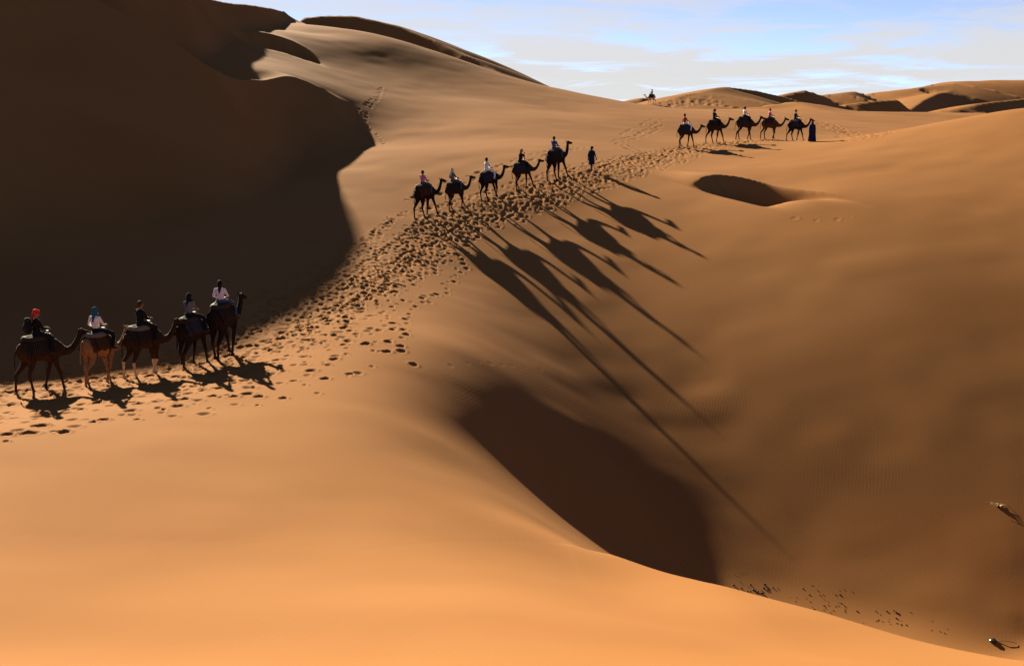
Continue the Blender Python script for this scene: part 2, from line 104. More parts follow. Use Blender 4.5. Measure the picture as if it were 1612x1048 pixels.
def ray(px, py):
    u = px - CX; v = CY - py
    return np.array([u, F_PX * math.cos(PITCH) + v * math.sin(PITCH), -F_PX * math.sin(PITCH) + v * math.cos(PITCH)])
def P(px, py, Y):                               # survey point: seen at a photo pixel, standing Y metres ahead
    r = ray(px, py)
    return r * (Y / r[1])
SD = np.array([math.sin(SUN_AZ), -math.cos(SUN_AZ)])      # way the shadows fall
SLOPE_DATA = [-2.9,63.9,-0.178,0.0,-2.7,59.3,-0.171,0.0,-2.5,55.0,-0.166,0.0,-2.3,50.8,-0.203,0.0,-2.2,48.3,-0.281,0.0,-2.1,45.8,-0.317,0.0,-2.0,43.8,-0.332,0.0,-2.0,41.9,-0.344,0.0,-1.8,69.1,-0.196,0.0,-1.7,65.3,-0.204,0.0,-1.6,61.3,-0.207,0.0,-1.5,57.1,-0.215,0.0,-1.4,53.0,-0.242,0.0,-1.3,49.7,-0.289,0.0,-1.2,47.4,-0.332,0.0,-1.2,45.3,-0.361,0.0,-1.1,43.3,-0.38,0.0,-1.1,41.6,-0.394,0.0,-0.4,72.8,-0.196,0.0,-0.4,69.6,-0.215,0.0,-0.4,66.5,-0.23,0.0,-0.3,63.1,-0.241,0.0,-0.3,59.3,-0.249,0.0,-0.3,55.4,-0.264,0.0,-0.3,51.8,-0.296,0.0,-0.3,49.0,-0.337,0.0,-0.3,46.8,-0.378,0.0,-0.2,44.8,-0.406,0.0,-0.2,43.0,-0.415,0.0,-0.2,41.4,-0.417,0.0,1.1,76.1,-0.182,0.0,1.1,72.8,-0.203,0.0,1.0,69.8,-0.223,0.0,1.0,67.0,-0.24,0.0,1.0,64.3,-0.254,0.0,0.9,61.3,-0.265,0.0,0.9,57.9,-0.277,0.0,0.8,54.2,-0.299,0.0,0.8,51.0,-0.329,0.0,0.7,48.4,-0.36,0.0,0.7,46.3,-0.387,0.0,0.7,44.4,-0.405,0.0,0.7,42.8,-0.415,0.0,0.6,41.2,-0.416,0.0,2.7,79.0,-0.161,0.0,2.6,75.8,-0.183,0.0,2.5,72.8,-0.203,0.0,2.5,70.1,-0.222,0.0,2.4,67.5,-0.241,0.0,2.3,65.1,-0.257,0.0,2.2,62.4,-0.271,0.0,2.1,59.5,-0.285,0.0,2.0,56.7,-0.301,0.0,1.9,53.4,-0.32,0.0,1.8,50.5,-0.341,0.0,1.7,47.9,-0.363,0.0,1.7,46.0,-0.384,0.0,1.6,44.3,-0.399,0.0,1.5,42.7,-0.406,0.0,1.5,40.9,-0.408,0.0,4.3,78.4,-0.158,0.0,4.1,75.3,-0.179,0.0,4.0,72.5,-0.199,0.0,3.9,69.8,-0.218,0.0,3.7,67.5,-0.238,0.0,3.6,65.1,-0.255,0.0,3.5,62.9,-0.273,0.0,3.4,60.6,-0.288,0.0,3.3,58.2,-0.304,0.0,3.1,55.4,-0.318,0.0,3.0,52.6,-0.333,0.0,2.8,49.7,-0.349,0.0,2.7,47.5,-0.366,0.0,2.6,45.6,-0.383,0.0,2.5,43.9,-0.396,0.0,2.4,42.3,-0.403,0.0,2.3,40.8,-0.405,0.0,6.1,81.4,-0.133,0.0,5.8,78.1,-0.153,0.0,5.6,75.0,-0.173,0.0,5.4,72.0,-0.193,0.0,5.2,69.6,-0.212,0.0,5.1,67.3,-0.231,0.0,4.9,65.1,-0.25,0.0,4.8,63.1,-0.27,0.0,4.7,61.1,-0.288,0.0,4.5,59.0,-0.304,0.0,4.4,56.9,-0.317,0.0,4.2,54.4,-0.328,0.0,4.0,51.8,-0.339,0.0,3.8,49.3,-0.352,0.0,3.6,47.0,-0.372,0.0,3.5,45.3,-0.392,0.0,3.4,43.5,-0.405,0.0,3.3,42.0,-0.407,0.0,3.2,40.5,-0.398,0.0,7.6,80.8,-0.128,0.0,7.3,77.5,-0.146,0.0,7.1,74.4,-0.166,0.0,6.8,71.7,-0.185,0.0,6.6,69.3,-0.204,0.0,6.4,67.0,-0.223,0.0,6.3,65.1,-0.243,0.0,6.1,62.9,-0.263,0.0,5.9,61.1,-0.282,0.0,5.7,59.3,-0.299,0.0,5.6,57.3,-0.313,0.0,5.4,55.6,-0.323,0.0,5.2,53.4,-0.33,0.0,5.0,51.0,-0.342,0.0,4.8,48.8,-0.362,0.0,4.6,46.7,-0.389,0.0,4.4,44.8,-0.409,0.0,4.3,43.1,-0.41,0.0,4.1,41.7,-0.394,0.0,9.2,80.2,-0.122,0.0,8.8,77.0,-0.14,0.0,8.5,73.9,-0.16,0.0,8.2,71.2,-0.178,0.0,8.0,68.8,-0.197,0.0,7.7,66.5,-0.215,0.0,7.5,64.6,-0.235,0.0,7.3,62.7,-0.255,0.0,7.1,60.8,-0.273,0.0,7.0,59.3,-0.289,0.0,6.8,57.5,-0.302,0.0,6.6,55.8,-0.311,0.0,6.4,54.2,-0.319,0.0,6.2,52.2,-0.328,0.0,6.0,50.1,-0.344,0.0,5.7,48.1,-0.371,0.0,5.5,46.1,-0.4,0.0,5.3,44.4,-0.406,0.0,5.2,42.8,-0.382,0.0,5.0,41.1,-0.346,0.0,10.3,76.1,-0.135,0.0,9.9,73.0,-0.154,0.0,9.6,70.6,-0.173,0.0,9.3,68.3,-0.191,0.0,9.0,66.0,-0.21,0.0,8.8,64.1,-0.229,0.0,8.6,62.4,-0.246,0.0,8.3,60.6,-0.262,0.0,8.1,59.0,-0.276,0.0,7.9,57.5,-0.288,0.0,7.7,55.8,-0.298,0.0,7.6,54.4,-0.306,0.0,7.4,52.8,-0.317,0.0,7.1,51.0,-0.332,0.0,6.9,49.3,-0.352,0.0,6.7,47.4,-0.373,0.0,6.4,45.6,-0.377,0.0,6.2,43.9,-0.354,0.0,6.0,42.2,-0.317,0.0,11.7,75.5,-0.13,0.0,11.2,72.5,-0.149,0.0,10.9,69.8,-0.168,0.0,10.5,67.5,-0.186,0.0,10.3,65.5,-0.205,0.0,10.0,63.6,-0.222,0.0,9.8,62.0,-0.237,0.0,9.5,60.4,-0.251,0.0,9.3,58.8,-0.264,0.0,9.1,57.3,-0.276,0.0,8.9,55.6,-0.287,0.0,8.7,54.4,-0.297,0.0,8.5,53.0,-0.309,0.0,8.3,51.4,-0.321,0.0,8.0,49.9,-0.334,0.0,7.8,48.4,-0.342,0.0,7.6,46.7,-0.341,0.0,7.3,44.9,-0.327,0.0,7.1,43.3,-0.304,0.0,6.8,41.6,-0.279,0.0,13.1,74.7,-0.126,0.0,12.6,71.7,-0.145,0.0,12.2,69.3,-0.164,0.0,11.8,67.0,-0.182,0.0,11.5,65.1,-0.199,0.0,11.2,63.1,-0.214,0.0,10.9,61.5,-0.229,0.0,10.6,59.7,-0.242,0.0,10.4,58.4,-0.254,0.0,10.2,56.9,-0.266,0.0,10.0,55.4,-0.278,0.0,9.8,54.2,-0.288,0.0,9.5,52.8,-0.299,0.0,9.3,51.4,-0.309,0.0,9.1,50.1,-0.316,0.0,8.9,48.8,-0.319,0.0,8.7,47.4,-0.317,0.0,8.4,45.8,-0.309,0.0,8.1,44.3,-0.297,0.0,7.8,42.5,-0.279,0.0,14.4,74.1,-0.124,0.0,13.9,71.2,-0.144,0.0,13.4,68.6,-0.162,0.0,13.1,66.5,-0.18,0.0,12.7,64.3,-0.195,0.0,12.4,62.7,-0.209,0.0,12.0,60.8,-0.224,0.0,11.8,59.3,-0.236,0.0,11.5,57.7,-0.249,0.0,11.3,56.4,-0.26,0.0,11.1,55.2,-0.271,0.0,10.8,53.8,-0.281,0.0,10.6,52.6,-0.29,0.0,10.4,51.4,-0.298,0.0,10.1,50.1,-0.303,0.0,10.0,49.0,-0.306,0.0,9.7,47.7,-0.306,0.0,9.5,46.3,-0.302,0.0,9.2,44.9,-0.293,0.0,8.9,43.5,-0.279,0.0,15.7,73.3,-0.123,0.0,15.2,70.4,-0.145,0.0,14.7,68.0,-0.162,0.0,14.2,65.8,-0.179,0.0,13.9,63.9,-0.194,0.0,13.5,62.0,-0.208,0.0,13.2,60.4,-0.221,0.0,12.9,58.8,-0.234,0.0,12.6,57.3,-0.246,0.0,12.3,56.0,-0.257,0.0,12.1,54.8,-0.267,0.0,11.8,53.4,-0.276,0.0,11.6,52.2,-0.284,0.0,11.4,51.0,-0.292,0.0,11.1,49.9,-0.297,0.0,10.9,48.8,-0.302,0.0,10.7,47.7,-0.304,0.0,10.5,46.5,-0.303,0.0,10.2,45.3,-0.296,0.0,10.0,43.9,-0.28,0.0,9.7,42.5,-0.263,0.0,19.1,82.0,-0.079,0.0,18.6,79.3,0.192,0.0,17.1,72.8,-0.125,0.0,16.4,69.8,-0.148,0.0,15.9,67.3,-0.165,0.0,15.5,65.3,-0.18,0.0,15.0,63.4,-0.193,0.0,14.6,61.5,-0.207,0.0,14.3,59.9,-0.221,0.0,14.0,58.4,-0.234,0.0,13.7,56.9,-0.246,0.0,13.4,55.6,-0.256,0.0,13.1,54.4,-0.265,0.0,12.9,53.2,-0.274,0.0,12.6,52.0,-0.282,0.0,12.4,50.8,-0.288,0.0,12.1,49.7,-0.295,0.0,11.9,48.6,-0.3,0.0,11.7,47.5,-0.302,0.0,11.5,46.5,-0.299,0.0,11.2,45.5,-0.29,0.0,11.0,44.3,-0.276,0.0,10.7,43.0,-0.261,0.0,22.0,87.1,-0.062,0.0,20.5,80.8,-0.086,0.0,19.3,75.8,-0.114,0.0,18.3,72.0,-0.13,0.0,17.6,69.1,-0.15,0.0,17.1,66.8,-0.166,0.0,16.6,64.6,-0.18,0.0,16.1,62.7,-0.194,0.0,15.8,61.1,-0.208,0.0,15.4,59.3,-0.223,0.0,15.1,57.9,-0.237,0.0,14.7,56.4,-0.248,0.0,14.4,55.2,-0.258,0.0,14.1,54.0,-0.265,0.0,13.9,52.8,-0.272,0.0,13.6,51.6,-0.279,0.0,13.3,50.5,-0.286,0.0,13.1,49.5,-0.292,0.0,12.9,48.4,-0.297,0.0,12.6,47.4,-0.298,0.0,12.4,46.3,-0.293,0.0,12.1,45.3,-0.283,0.0,11.9,44.3,-0.268,0.0,11.6,43.1,-0.254,0.0,23.5,86.1,-0.064,0.0,21.8,79.9,-0.092,0.0,20.6,75.3,-0.107,0.0,19.6,71.4,-0.136,0.0,18.9,68.6,-0.155,0.0,18.3,66.3,-0.172,0.0,17.8,64.1,-0.185,0.0,17.3,62.2,-0.2,0.0,16.8,60.4,-0.214,0.0,16.4,58.8,-0.228,0.0,16.1,57.5,-0.241,0.0,15.7,56.0,-0.251,0.0,15.4,54.8,-0.259,0.0,15.1,53.6,-0.265,0.0,14.8,52.4,-0.27,0.0,14.6,51.2,-0.276,0.0,14.3,50.3,-0.282,0.0,14.1,49.2,-0.288,0.0,13.8,48.3,-0.293,0.0,13.6,47.2,-0.294,0.0,13.3,46.1,-0.289,0.0,13.0,45.1,-0.279,0.0,12.8,44.1,-0.265,0.0,12.5,43.1,-0.251,0.0,12.3,42.0,-0.24,0.0,24.9,85.1,-0.065,0.0,23.2,79.0,-0.095,0.0,21.9,74.4,-0.121,0.0,20.9,70.9,-0.143,0.0,20.1,68.0,-0.163,0.0,19.5,65.8,-0.181,0.0,18.9,63.6,-0.194,0.0,18.4,61.7,-0.209,0.0,17.9,59.9,-0.223,0.0,17.5,58.4,-0.236,0.0,17.2,57.1,-0.247,0.0,16.8,55.6,-0.255,0.0,16.4,54.4,-0.26,0.0,16.1,53.2,-0.265,0.0,15.8,52.0,-0.268,0.0,15.6,51.0,-0.272,0.0,15.3,49.9,-0.278,0.0,15.0,48.8,-0.285,0.0,14.7,47.9,-0.29,0.0,14.4,46.8,-0.292,0.0,14.2,46.0,-0.288,0.0,13.9,44.9,-0.278,0.0,13.7,44.1,-0.264,0.0,13.5,43.1,-0.25,0.0,13.2,42.0,-0.238,0.0,26.3,84.2,-0.065,0.0,24.5,78.4,-0.097,0.0,23.2,73.9,-0.125,0.0,22.1,70.4,-0.151,0.0,21.3,67.5,-0.171,0.0,20.6,65.1,-0.189,0.0,20.0,63.1,-0.203,0.0,19.5,61.3,-0.217,0.0,19.0,59.5,-0.23,0.0,18.5,57.9,-0.241,0.0,18.2,56.7,-0.251,0.0,17.8,55.2,-0.257,0.0,17.4,54.0,-0.261,0.0,17.1,52.8,-0.264,0.0,16.8,51.6,-0.266,0.0,16.5,50.7,-0.27,0.0,16.2,49.5,-0.275,0.0,15.9,48.6,-0.282,0.0,15.6,47.5,-0.287,0.0,15.4,46.7,-0.29,0.0,15.1,45.6,-0.287,0.0,14.8,44.8,-0.278,0.0,14.5,43.8,-0.263,0.0,14.3,43.0,-0.248,0.0,14.0,42.0,-0.235,0.0,29.6,89.4,-0.031,0.0,27.5,82.9,-0.065,0.0,25.9,77.8,-0.1,0.0,24.5,73.3,-0.13,0.0,23.5,70.1,-0.158,0.0,22.6,67.3,-0.18,0.0,21.8,64.8,-0.197,0.0,21.2,62.7,-0.211,0.0,20.6,60.8,-0.224,0.0,20.1,59.3,-0.235,0.0,19.7,57.7,-0.245,0.0,19.2,56.2,-0.253,0.0,18.8,54.8,-0.259,0.0,18.4,53.6,-0.263,0.0,18.0,52.4,-0.265,0.0,17.7,51.2,-0.266,0.0,17.4,50.3,-0.267,0.0,17.1,49.2,-0.272,0.0,16.8,48.3,-0.279,0.0,16.5,47.4,-0.284,0.0,16.2,46.3,-0.287,0.0,16.0,45.5,-0.282,0.0,15.7,44.6,-0.272,0.0,15.4,43.6,-0.259,0.0,15.1,42.7,-0.244,0.0,14.9,41.9,-0.232,0.0,14.6,40.9,-0.227,0.0,30.8,87.7,-0.029,0.0,28.9,82.0,-0.065,0.0,27.3,77.3,-0.102,0.0,25.8,73.0,-0.135,0.0,24.7,69.6,-0.162,0.0,23.8,66.8,-0.184,0.0,22.9,64.3,-0.201,0.0,22.3,62.4,-0.215,0.0,21.7,60.6,-0.227,0.0,21.2,58.8,-0.238,0.0,20.7,57.3,-0.247,0.0,20.2,55.8,-0.255,0.0,19.8,54.6,-0.26,0.0,19.3,53.2,-0.264,0.0,19.0,52.0,-0.267,0.0,18.6,50.8,-0.268,0.0,18.3,49.9,-0.269,0.0,18.0,48.8,-0.272,0.0,17.7,47.9,-0.277,0.0,17.4,47.0,-0.28,0.0,17.1,46.1,-0.28,0.0,16.8,45.1,-0.276,0.0,16.5,44.3,-0.267,0.0,16.3,43.5,-0.256,0.0,16.0,42.5,-0.245,0.0,15.7,41.6,-0.234,0.0,15.4,40.8,-0.228,0.0,32.0,86.4,-0.034,0.0,30.1,81.1,-0.07,0.0,28.6,76.7,-0.108,0.0,27.1,72.5,-0.14,0.0,26.0,69.3,-0.165,0.0,25.0,66.5,-0.186,0.0,24.2,64.1,-0.202,0.0,23.4,62.0,-0.216,0.0,22.8,60.2,-0.227,0.0,22.3,58.6,-0.238,0.0,21.7,56.9,-0.247,0.0,21.3,55.6,-0.255,0.0,20.8,54.2,-0.261,0.0,20.4,53.0,-0.266,0.0,20.0,51.8,-0.269,0.0,19.6,50.7,-0.272,0.0,19.2,49.5,-0.273,0.0,18.9,48.6,-0.274,0.0,18.5,47.5,-0.276,0.0,18.2,46.7,-0.276,0.0,18.0,45.8,-0.275,0.0,17.7,44.9,-0.271,0.0,17.3,43.9,-0.263,0.0,17.1,43.1,-0.255,0.0,16.8,42.3,-0.247,0.0,16.5,41.4,-0.24,0.0,16.2,40.6,-0.233,0.0,33.2,85.1,-0.045,0.0,31.4,80.2,-0.078,0.0,29.9,76.1,-0.115,0.0,28.4,72.2,-0.143,0.0,27.2,68.8,-0.166,0.0,26.2,66.3,-0.184,0.0,25.3,63.9,-0.2,0.0,24.6,61.7,-0.214,0.0,23.9,59.9,-0.225,0.0,23.3,58.2,-0.236,0.0,22.7,56.7,-0.245,0.0,22.2,55.2,-0.254,0.0,21.7,53.8,-0.261,0.0,21.3,52.6,-0.266,0.0,20.9,51.4,-0.27,0.0,20.5,50.3,-0.274,0.0,20.2,49.3,-0.275,0.0,19.8,48.3,-0.275,0.0,19.5,47.4,-0.275,0.0,19.1,46.3,-0.274,0.0,18.8,45.5,-0.272,0.0,18.5,44.6,-0.268,0.0,18.2,43.8,-0.262,0.0,17.9,43.0,-0.256,0.0,17.6,42.0,-0.251,0.0,17.3,41.2,-0.246,0.0,17.0,40.5,-0.24,0.0,16.7,39.6,-0.237,0.0,34.4,83.9,-0.052,0.0,32.6,79.3,-0.082,0.0,31.2,75.5,-0.114,0.0,29.6,71.7,-0.141,0.0,28.4,68.6,-0.163,0.0,27.4,65.8,-0.18,0.0,26.4,63.4,-0.195,0.0,25.7,61.5,-0.209,0.0,24.9,59.5,-0.221,0.0,24.4,57.9,-0.233,0.0,23.8,56.4,-0.242,0.0,23.3,55.0,-0.252,0.0,22.7,53.6,-0.259,0.0,22.3,52.4,-0.265,0.0,21.9,51.2,-0.269,0.0,21.4,50.1,-0.272,0.0,21.0,49.0,-0.274,0.0,20.6,47.9,-0.274,0.0,20.3,47.0,-0.274,0.0,20.0,46.1,-0.272,0.0,19.7,45.3,-0.27,0.0,19.3,44.3,-0.267,0.0,19.0,43.5,-0.262,0.0,18.7,42.7,-0.258,0.0,18.4,41.9,-0.254,0.0,18.1,41.1,-0.25,0.0,17.8,40.3,-0.245,0.0,17.5,39.4,-0.242,0.0,37.6,87.7,-0.027,0.0,35.5,82.6,-0.055,0.0,33.8,78.4,-0.084,0.0,32.3,74.7,-0.112,0.0,31.0,71.4,-0.136,0.0,29.7,68.3,-0.158,0.0,28.6,65.5,-0.175,0.0,27.6,63.1,-0.191,0.0,26.8,61.1,-0.204,0.0,26.0,59.3,-0.217,0.0,25.4,57.5,-0.228,0.0,24.8,56.0,-0.238,0.0,24.2,54.6,-0.248,0.0,23.7,53.4,-0.255,0.0,23.2,52.0,-0.261,0.0,22.7,50.8,-0.266,0.0,22.3,49.7,-0.27,0.0,21.9,48.6,-0.271,0.0,21.5,47.7,-0.272,0.0,21.1,46.7,-0.272,0.0,20.8,45.8,-0.271,0.0,20.4,44.9,-0.269,0.0,20.1,44.1,-0.266,0.0,19.8,43.3,-0.263,0.0,19.5,42.5,-0.259,0.0,19.2,41.7,-0.256,0.0,18.9,40.9,-0.253,0.0,18.5,40.0,-0.249,0.0,18.2,39.3,-0.246,0.0,-14.7,32.0,-0.015,1.0,-13.5,29.1,-0.017,1.0,-12.3,26.5,-0.015,1.0,-11.4,24.4,-0.002,1.0,-10.6,22.5,0.022,1.0,-9.7,20.6,0.05,1.0,-8.9,18.9,0.082,1.0,-8.3,17.4,0.118,1.0,-13.7,32.1,-0.006,1.0,-12.6,29.2,-0.009,1.0,-11.6,26.7,-0.009,1.0,-10.7,24.6,0.004,1.0,-9.9,22.7,0.03,1.0,-9.1,20.7,0.062,1.0,-8.4,19.0,0.095,1.0,-7.8,17.5,0.13,1.0,-12.7,32.2,0.003,1.0,-11.7,29.4,-0.001,1.0,-10.7,26.8,-0.001,1.0,-9.9,24.7,0.013,1.0,-9.2,22.9,0.042,1.0,-8.5,20.9,0.078,1.0,-7.8,19.2,0.112,1.0,-7.2,17.5,0.147,1.0,-11.7,32.4,-0.003,1.0,-10.7,29.4,-0.009,1.0,-9.9,26.9,-0.008,1.0,-9.2,24.9,0.013,1.0,-8.5,23.0,0.053,1.0,-7.8,21.1,0.096,1.0,-7.2,19.2,0.131,1.0,-6.6,17.5,0.164,1.0,-10.7,32.4,-0.014,1.0,-9.8,29.6,-0.024,1.0,-9.0,27.1,-0.023,1.0,-8.4,25.0,0.006,1.0,-7.8,23.1,0.06,1.0,-7.1,21.1,0.111,1.0,-6.5,19.2,0.144,1.0,-6.0,17.5,0.175,1.0,-10.7,36.2,0.001,1.0,-9.7,32.5,-0.016,1.0,-8.9,29.7,-0.024,1.0,-8.2,27.3,-0.016,1.0,-7.6,25.1,0.014,1.0,-7.0,23.2,0.061,1.0,-6.4,21.1,0.108,1.0,-5.8,19.1,0.144,1.0,-5.3,17.4,0.176,1.0,-9.6,36.5,0.006,1.0,-8.7,32.7,-0.011,1.0,-8.0,30.0,-0.018,1.0,-7.4,27.6,-0.006,1.0,-6.8,25.3,0.025,1.0,-6.3,23.3,0.067,1.0,-5.7,21.1,0.11,1.0,-5.2,19.0,0.143,1.0,-4.7,17.3,0.175,1.0,-9.5,41.2,0.031,1.0,-8.5,36.6,0.009,1.0,-7.7,33.1,-0.008,1.0,-7.0,30.2,-0.015,1.0,-6.5,27.8,-0.003,1.0,-6.0,25.5,0.032,1.0,-5.5,23.4,0.079,1.0,-5.0,21.1,0.124,1.0,-4.5,18.9,0.15,1.0,-4.1,17.2,0.179,1.0,-8.1,41.2,0.03,1.0,-7.3,36.9,0.006,1.0,-6.7,33.5,-0.014,1.0,-6.1,30.6,-0.022,1.0,-5.6,28.1,-0.008,1.0,-5.2,25.9,0.032,1.0,-4.8,23.5,0.089,1.0,-4.3,21.1,0.142,1.0,-3.9,18.8,0.177,1.0,-3.5,17.1,0.198,1.0,-7.6,46.5,0.044,1.0,-6.8,41.4,0.016,1.0,-6.2,37.1,-0.012,1.0,-5.6,33.8,-0.034,1.0,-5.2,30.9,-0.034,1.0,-4.8,28.5,-0.009,1.0,-4.4,26.1,0.041,1.0,-4.0,23.6,0.107,1.0,-3.6,21.1,0.171,1.0,-3.2,18.7,0.197,1.0,-2.9,16.9,0.2,1.0,-6.8,52.0,0.04,1.0,-6.1,46.5,0.016,1.0,-5.6,41.9,-0.014,1.0,-5.0,37.8,-0.047,1.0,-4.6,34.5,-0.069,1.0,-4.2,31.5,-0.057,1.0,-3.9,28.9,-0.016,1.0,-3.6,26.4,0.044,1.0,-3.2,23.8,0.125,1.0,-2.9,21.2,0.199,1.0,-2.6,18.6,0.198,1.0,-2.3,16.8,0.2,1.0,-5.2,52.6,-0.012,1.0,-4.7,47.0,-0.054,1.0,-4.3,43.0,-0.094,1.0,-4.0,39.3,-0.131,1.0,-3.6,35.7,-0.134,1.0,-3.3,32.5,-0.092,1.0,-3.0,29.5,-0.035,1.0,-2.8,26.8,0.022,1.0,-2.5,24.2,0.103,1.0,-2.2,21.4,0.2,1.0,-1.9,18.5,0.199,1.0,-1.7,16.6,0.202,1.0,-4.1,61.1,-0.077,1.0,-3.7,54.2,-0.12,1.0,-3.3,48.4,-0.193,1.0,-3.0,44.6,-0.276,1.0,-2.8,41.2,-0.305,1.0,-2.6,37.4,-0.248,1.0,-2.3,34.0,-0.154,1.0,-2.1,30.4,-0.051,1.0,-1.9,27.4,0.012,1.0,-1.7,24.6,0.079,1.0,-1.5,21.6,0.169,1.0,-1.3,18.5,0.201,1.0,-1.2,16.5,0.203,1.0,-1.3,36.3,-0.243,1.0,-1.2,32.1,-0.109,1.0,-1.0,28.3,-0.013,1.0,-0.9,25.4,0.069,1.0,-0.8,22.1,0.152,1.0,-0.7,18.6,0.203,1.0,-0.6,16.5,0.205,1.0,-0.1,35.3,-0.16,1.0,-0.1,29.5,-0.063,1.0,-0.1,26.3,0.025,1.0,-0.1,22.8,0.126,1.0,-0.1,18.9,0.209,1.0,-0.1,16.5,0.207,1.0,1.0,33.8,-0.153,1.0,0.8,27.3,-0.037,1.0,0.7,23.7,0.103,1.0,0.6,19.4,0.206,1.0,0.5,16.6,0.209,1.0,1.8,28.3,-0.015,1.0,1.6,24.9,0.107,1.0,1.3,20.3,0.205,1.0,1.1,16.8,0.21,1.0,2.5,25.6,0.086,1.0,2.1,21.4,0.178,1.0,1.7,17.1,0.211,1.0,3.3,25.7,0.066,2.0,2.9,21.9,0.151,2.0,2.3,17.5,0.215,2.0,3.6,22.0,0.136,2.0,3.0,18.3,0.223,2.0,4.4,22.1,0.128,2.0,3.8,19.1,0.209,2.0,5.1,22.2,0.124,2.0,4.5,19.5,0.195,2.0,5.3,19.8,0.187,2.0,6.0,20.0,0.181,2.0,6.8,20.2,0.176,2.0,-12.1,108.1,-0.133,0.0,-11.0,97.4,-0.152,0.0,-10.2,90.0,-0.164,0.0,-9.5,84.2,-0.168,0.0,-8.9,78.7,-0.164,0.0,-9.8,108.1,-0.143,0.0,-8.8,96.7,-0.173,0.0,-8.2,89.7,-0.184,0.0,-7.7,84.2,-0.181,0.0,-7.2,79.0,-0.173,0.0,-6.8,74.4,-0.164,0.0,-9.7,143.1,-0.134,0.0,-8.8,128.9,-0.129,0.0,-8.1,118.3,-0.128,0.0,-7.4,107.3,-0.149,0.0,-6.6,96.3,-0.181,0.0,-6.2,89.4,-0.192,0.0,-5.8,84.2,-0.188,0.0,-5.5,79.6,-0.183,0.0,-5.2,75.0,-0.175,0.0,-4.9,70.4,-0.175,0.0,-6.1,130.8,-0.11,0.0,-5.5,118.7,-0.098,0.0,-5.0,106.9,-0.126,0.0,-4.5,95.6,-0.174,0.0,-4.2,89.0,-0.195,0.0,-4.0,83.9,-0.197,0.0,-3.8,79.6,-0.2,0.0,-3.6,75.5,-0.204,0.0,-3.4,71.2,-0.2,0.0,-3.3,133.3,-0.114,0.0,-3.0,118.7,-0.088,0.0,-2.6,106.1,-0.11,0.0,-2.4,94.9,-0.179,0.0,-2.2,88.4,-0.198,0.0,-2.1,83.3,-0.204,0.0,-2.0,79.6,-0.207,0.0,-1.9,75.8,-0.213,0.0,-0.4,135.8,-0.135,0.0,-0.4,119.6,-0.11,0.0,-0.3,105.7,-0.12,0.0,-0.3,94.2,-0.162,0.0,-0.3,87.7,-0.192,0.0,-0.3,83.3,-0.203,0.0,-0.3,79.3,-0.21,0.0,2.3,121.0,-0.085,0.0,2.0,105.7,-0.105,0.0,1.8,93.8,-0.151,0.0,1.6,87.4,-0.185,0.0,1.6,82.9,-0.201,0.0,5.0,123.2,-0.065,0.0,4.3,106.5,-0.102,0.0,3.8,93.8,-0.154,0.0,3.6,87.1,-0.189,0.0,3.4,82.6,-0.208,0.0,7.8,126.0,-0.046,0.0,6.7,107.3,-0.095,0.0,5.9,94.2,-0.158,0.0,5.4,86.7,-0.196,0.0,10.7,127.9,-0.039,0.0,9.2,108.9,-0.093,0.0,8.0,95.2,-0.153,0.0,7.3,86.7,-0.187,0.0,11.7,110.2,-0.092,0.0,10.2,96.3,-0.135,0.0,9.3,86.7,-0.158,0.0,14.3,111.8,-0.048,0.0,12.5,97.4,-0.076,0.0,16.9,113.1,-0.013,0.0,14.7,97.8,-0.032,0.0,19.5,113.5,-0.005,0.0,16.8,97.4,-0.024,0.0,22.4,116.1,-0.001,0.0]
# ------------------------------------------------------------------ terrain
# camel trail: ground points under the feet
TRACK_PX = [(-260, 660, 37.0), (-120, 640, 38.5), (0, 622, 40.0), (65, 612, 41.0), (150, 600, 42.5), (225, 587, 44.0), (300, 572, 45.8), (355, 556, 47.5), (450, 500, 53.5),
            (560, 430, 63), (672, 345, 79), (720, 335, 80.5), (775, 317, 82.3), (825, 300, 84.2), (880, 285, 86), (931, 270, 88.5),
            (1000, 252, 95), (1080, 234, 104.5), (1125, 227, 106), (1170, 222.5, 107.5), (1210, 221, 108.5), (1253, 223, 109.5), (1278, 225, 110)]
CT = [P(*a) for a in TRACK_PX]
N_TRACK = len(CT)
# heights read from the long shadows of the middle file of camels
SH = [((672, 345, 79), [(794, 449), (859, 515), (925, 576), (991, 646), (1035, 690), (1110, 770), (1250, 905)]),
      ((720, 335, 80.5), [(824, 422), (886, 466), (947, 523), (1013, 580), (1096, 651)]),
      ((775, 317, 82.3), [(886, 392), (947, 444), (1000, 484), (1035, 510), (1090, 547)]),
      ((825, 300, 84.2), [(925, 361), (974, 392), (1022, 427), (1094, 466)]),
      ((880, 285, 86), [(969, 330), (1013, 357), (1057, 383), (1142, 424)]),
      ((931, 270, 88.5), [(1032, 305)]), ((1080, 234, 104.5), [(1192, 255)]), ((355, 556, 47.5), [(440, 615)])]
for b, pts in SH:
    B = P(*b)
    nrm = np.array([SD[1], -SD[0]])
    for q in pts:
        r = ray(*q)
        CT.append(r * ((nrm @ B[:2]) / (nrm @ r[:2])))
N_SH = len(CT)
SOFT = []; FGO = []
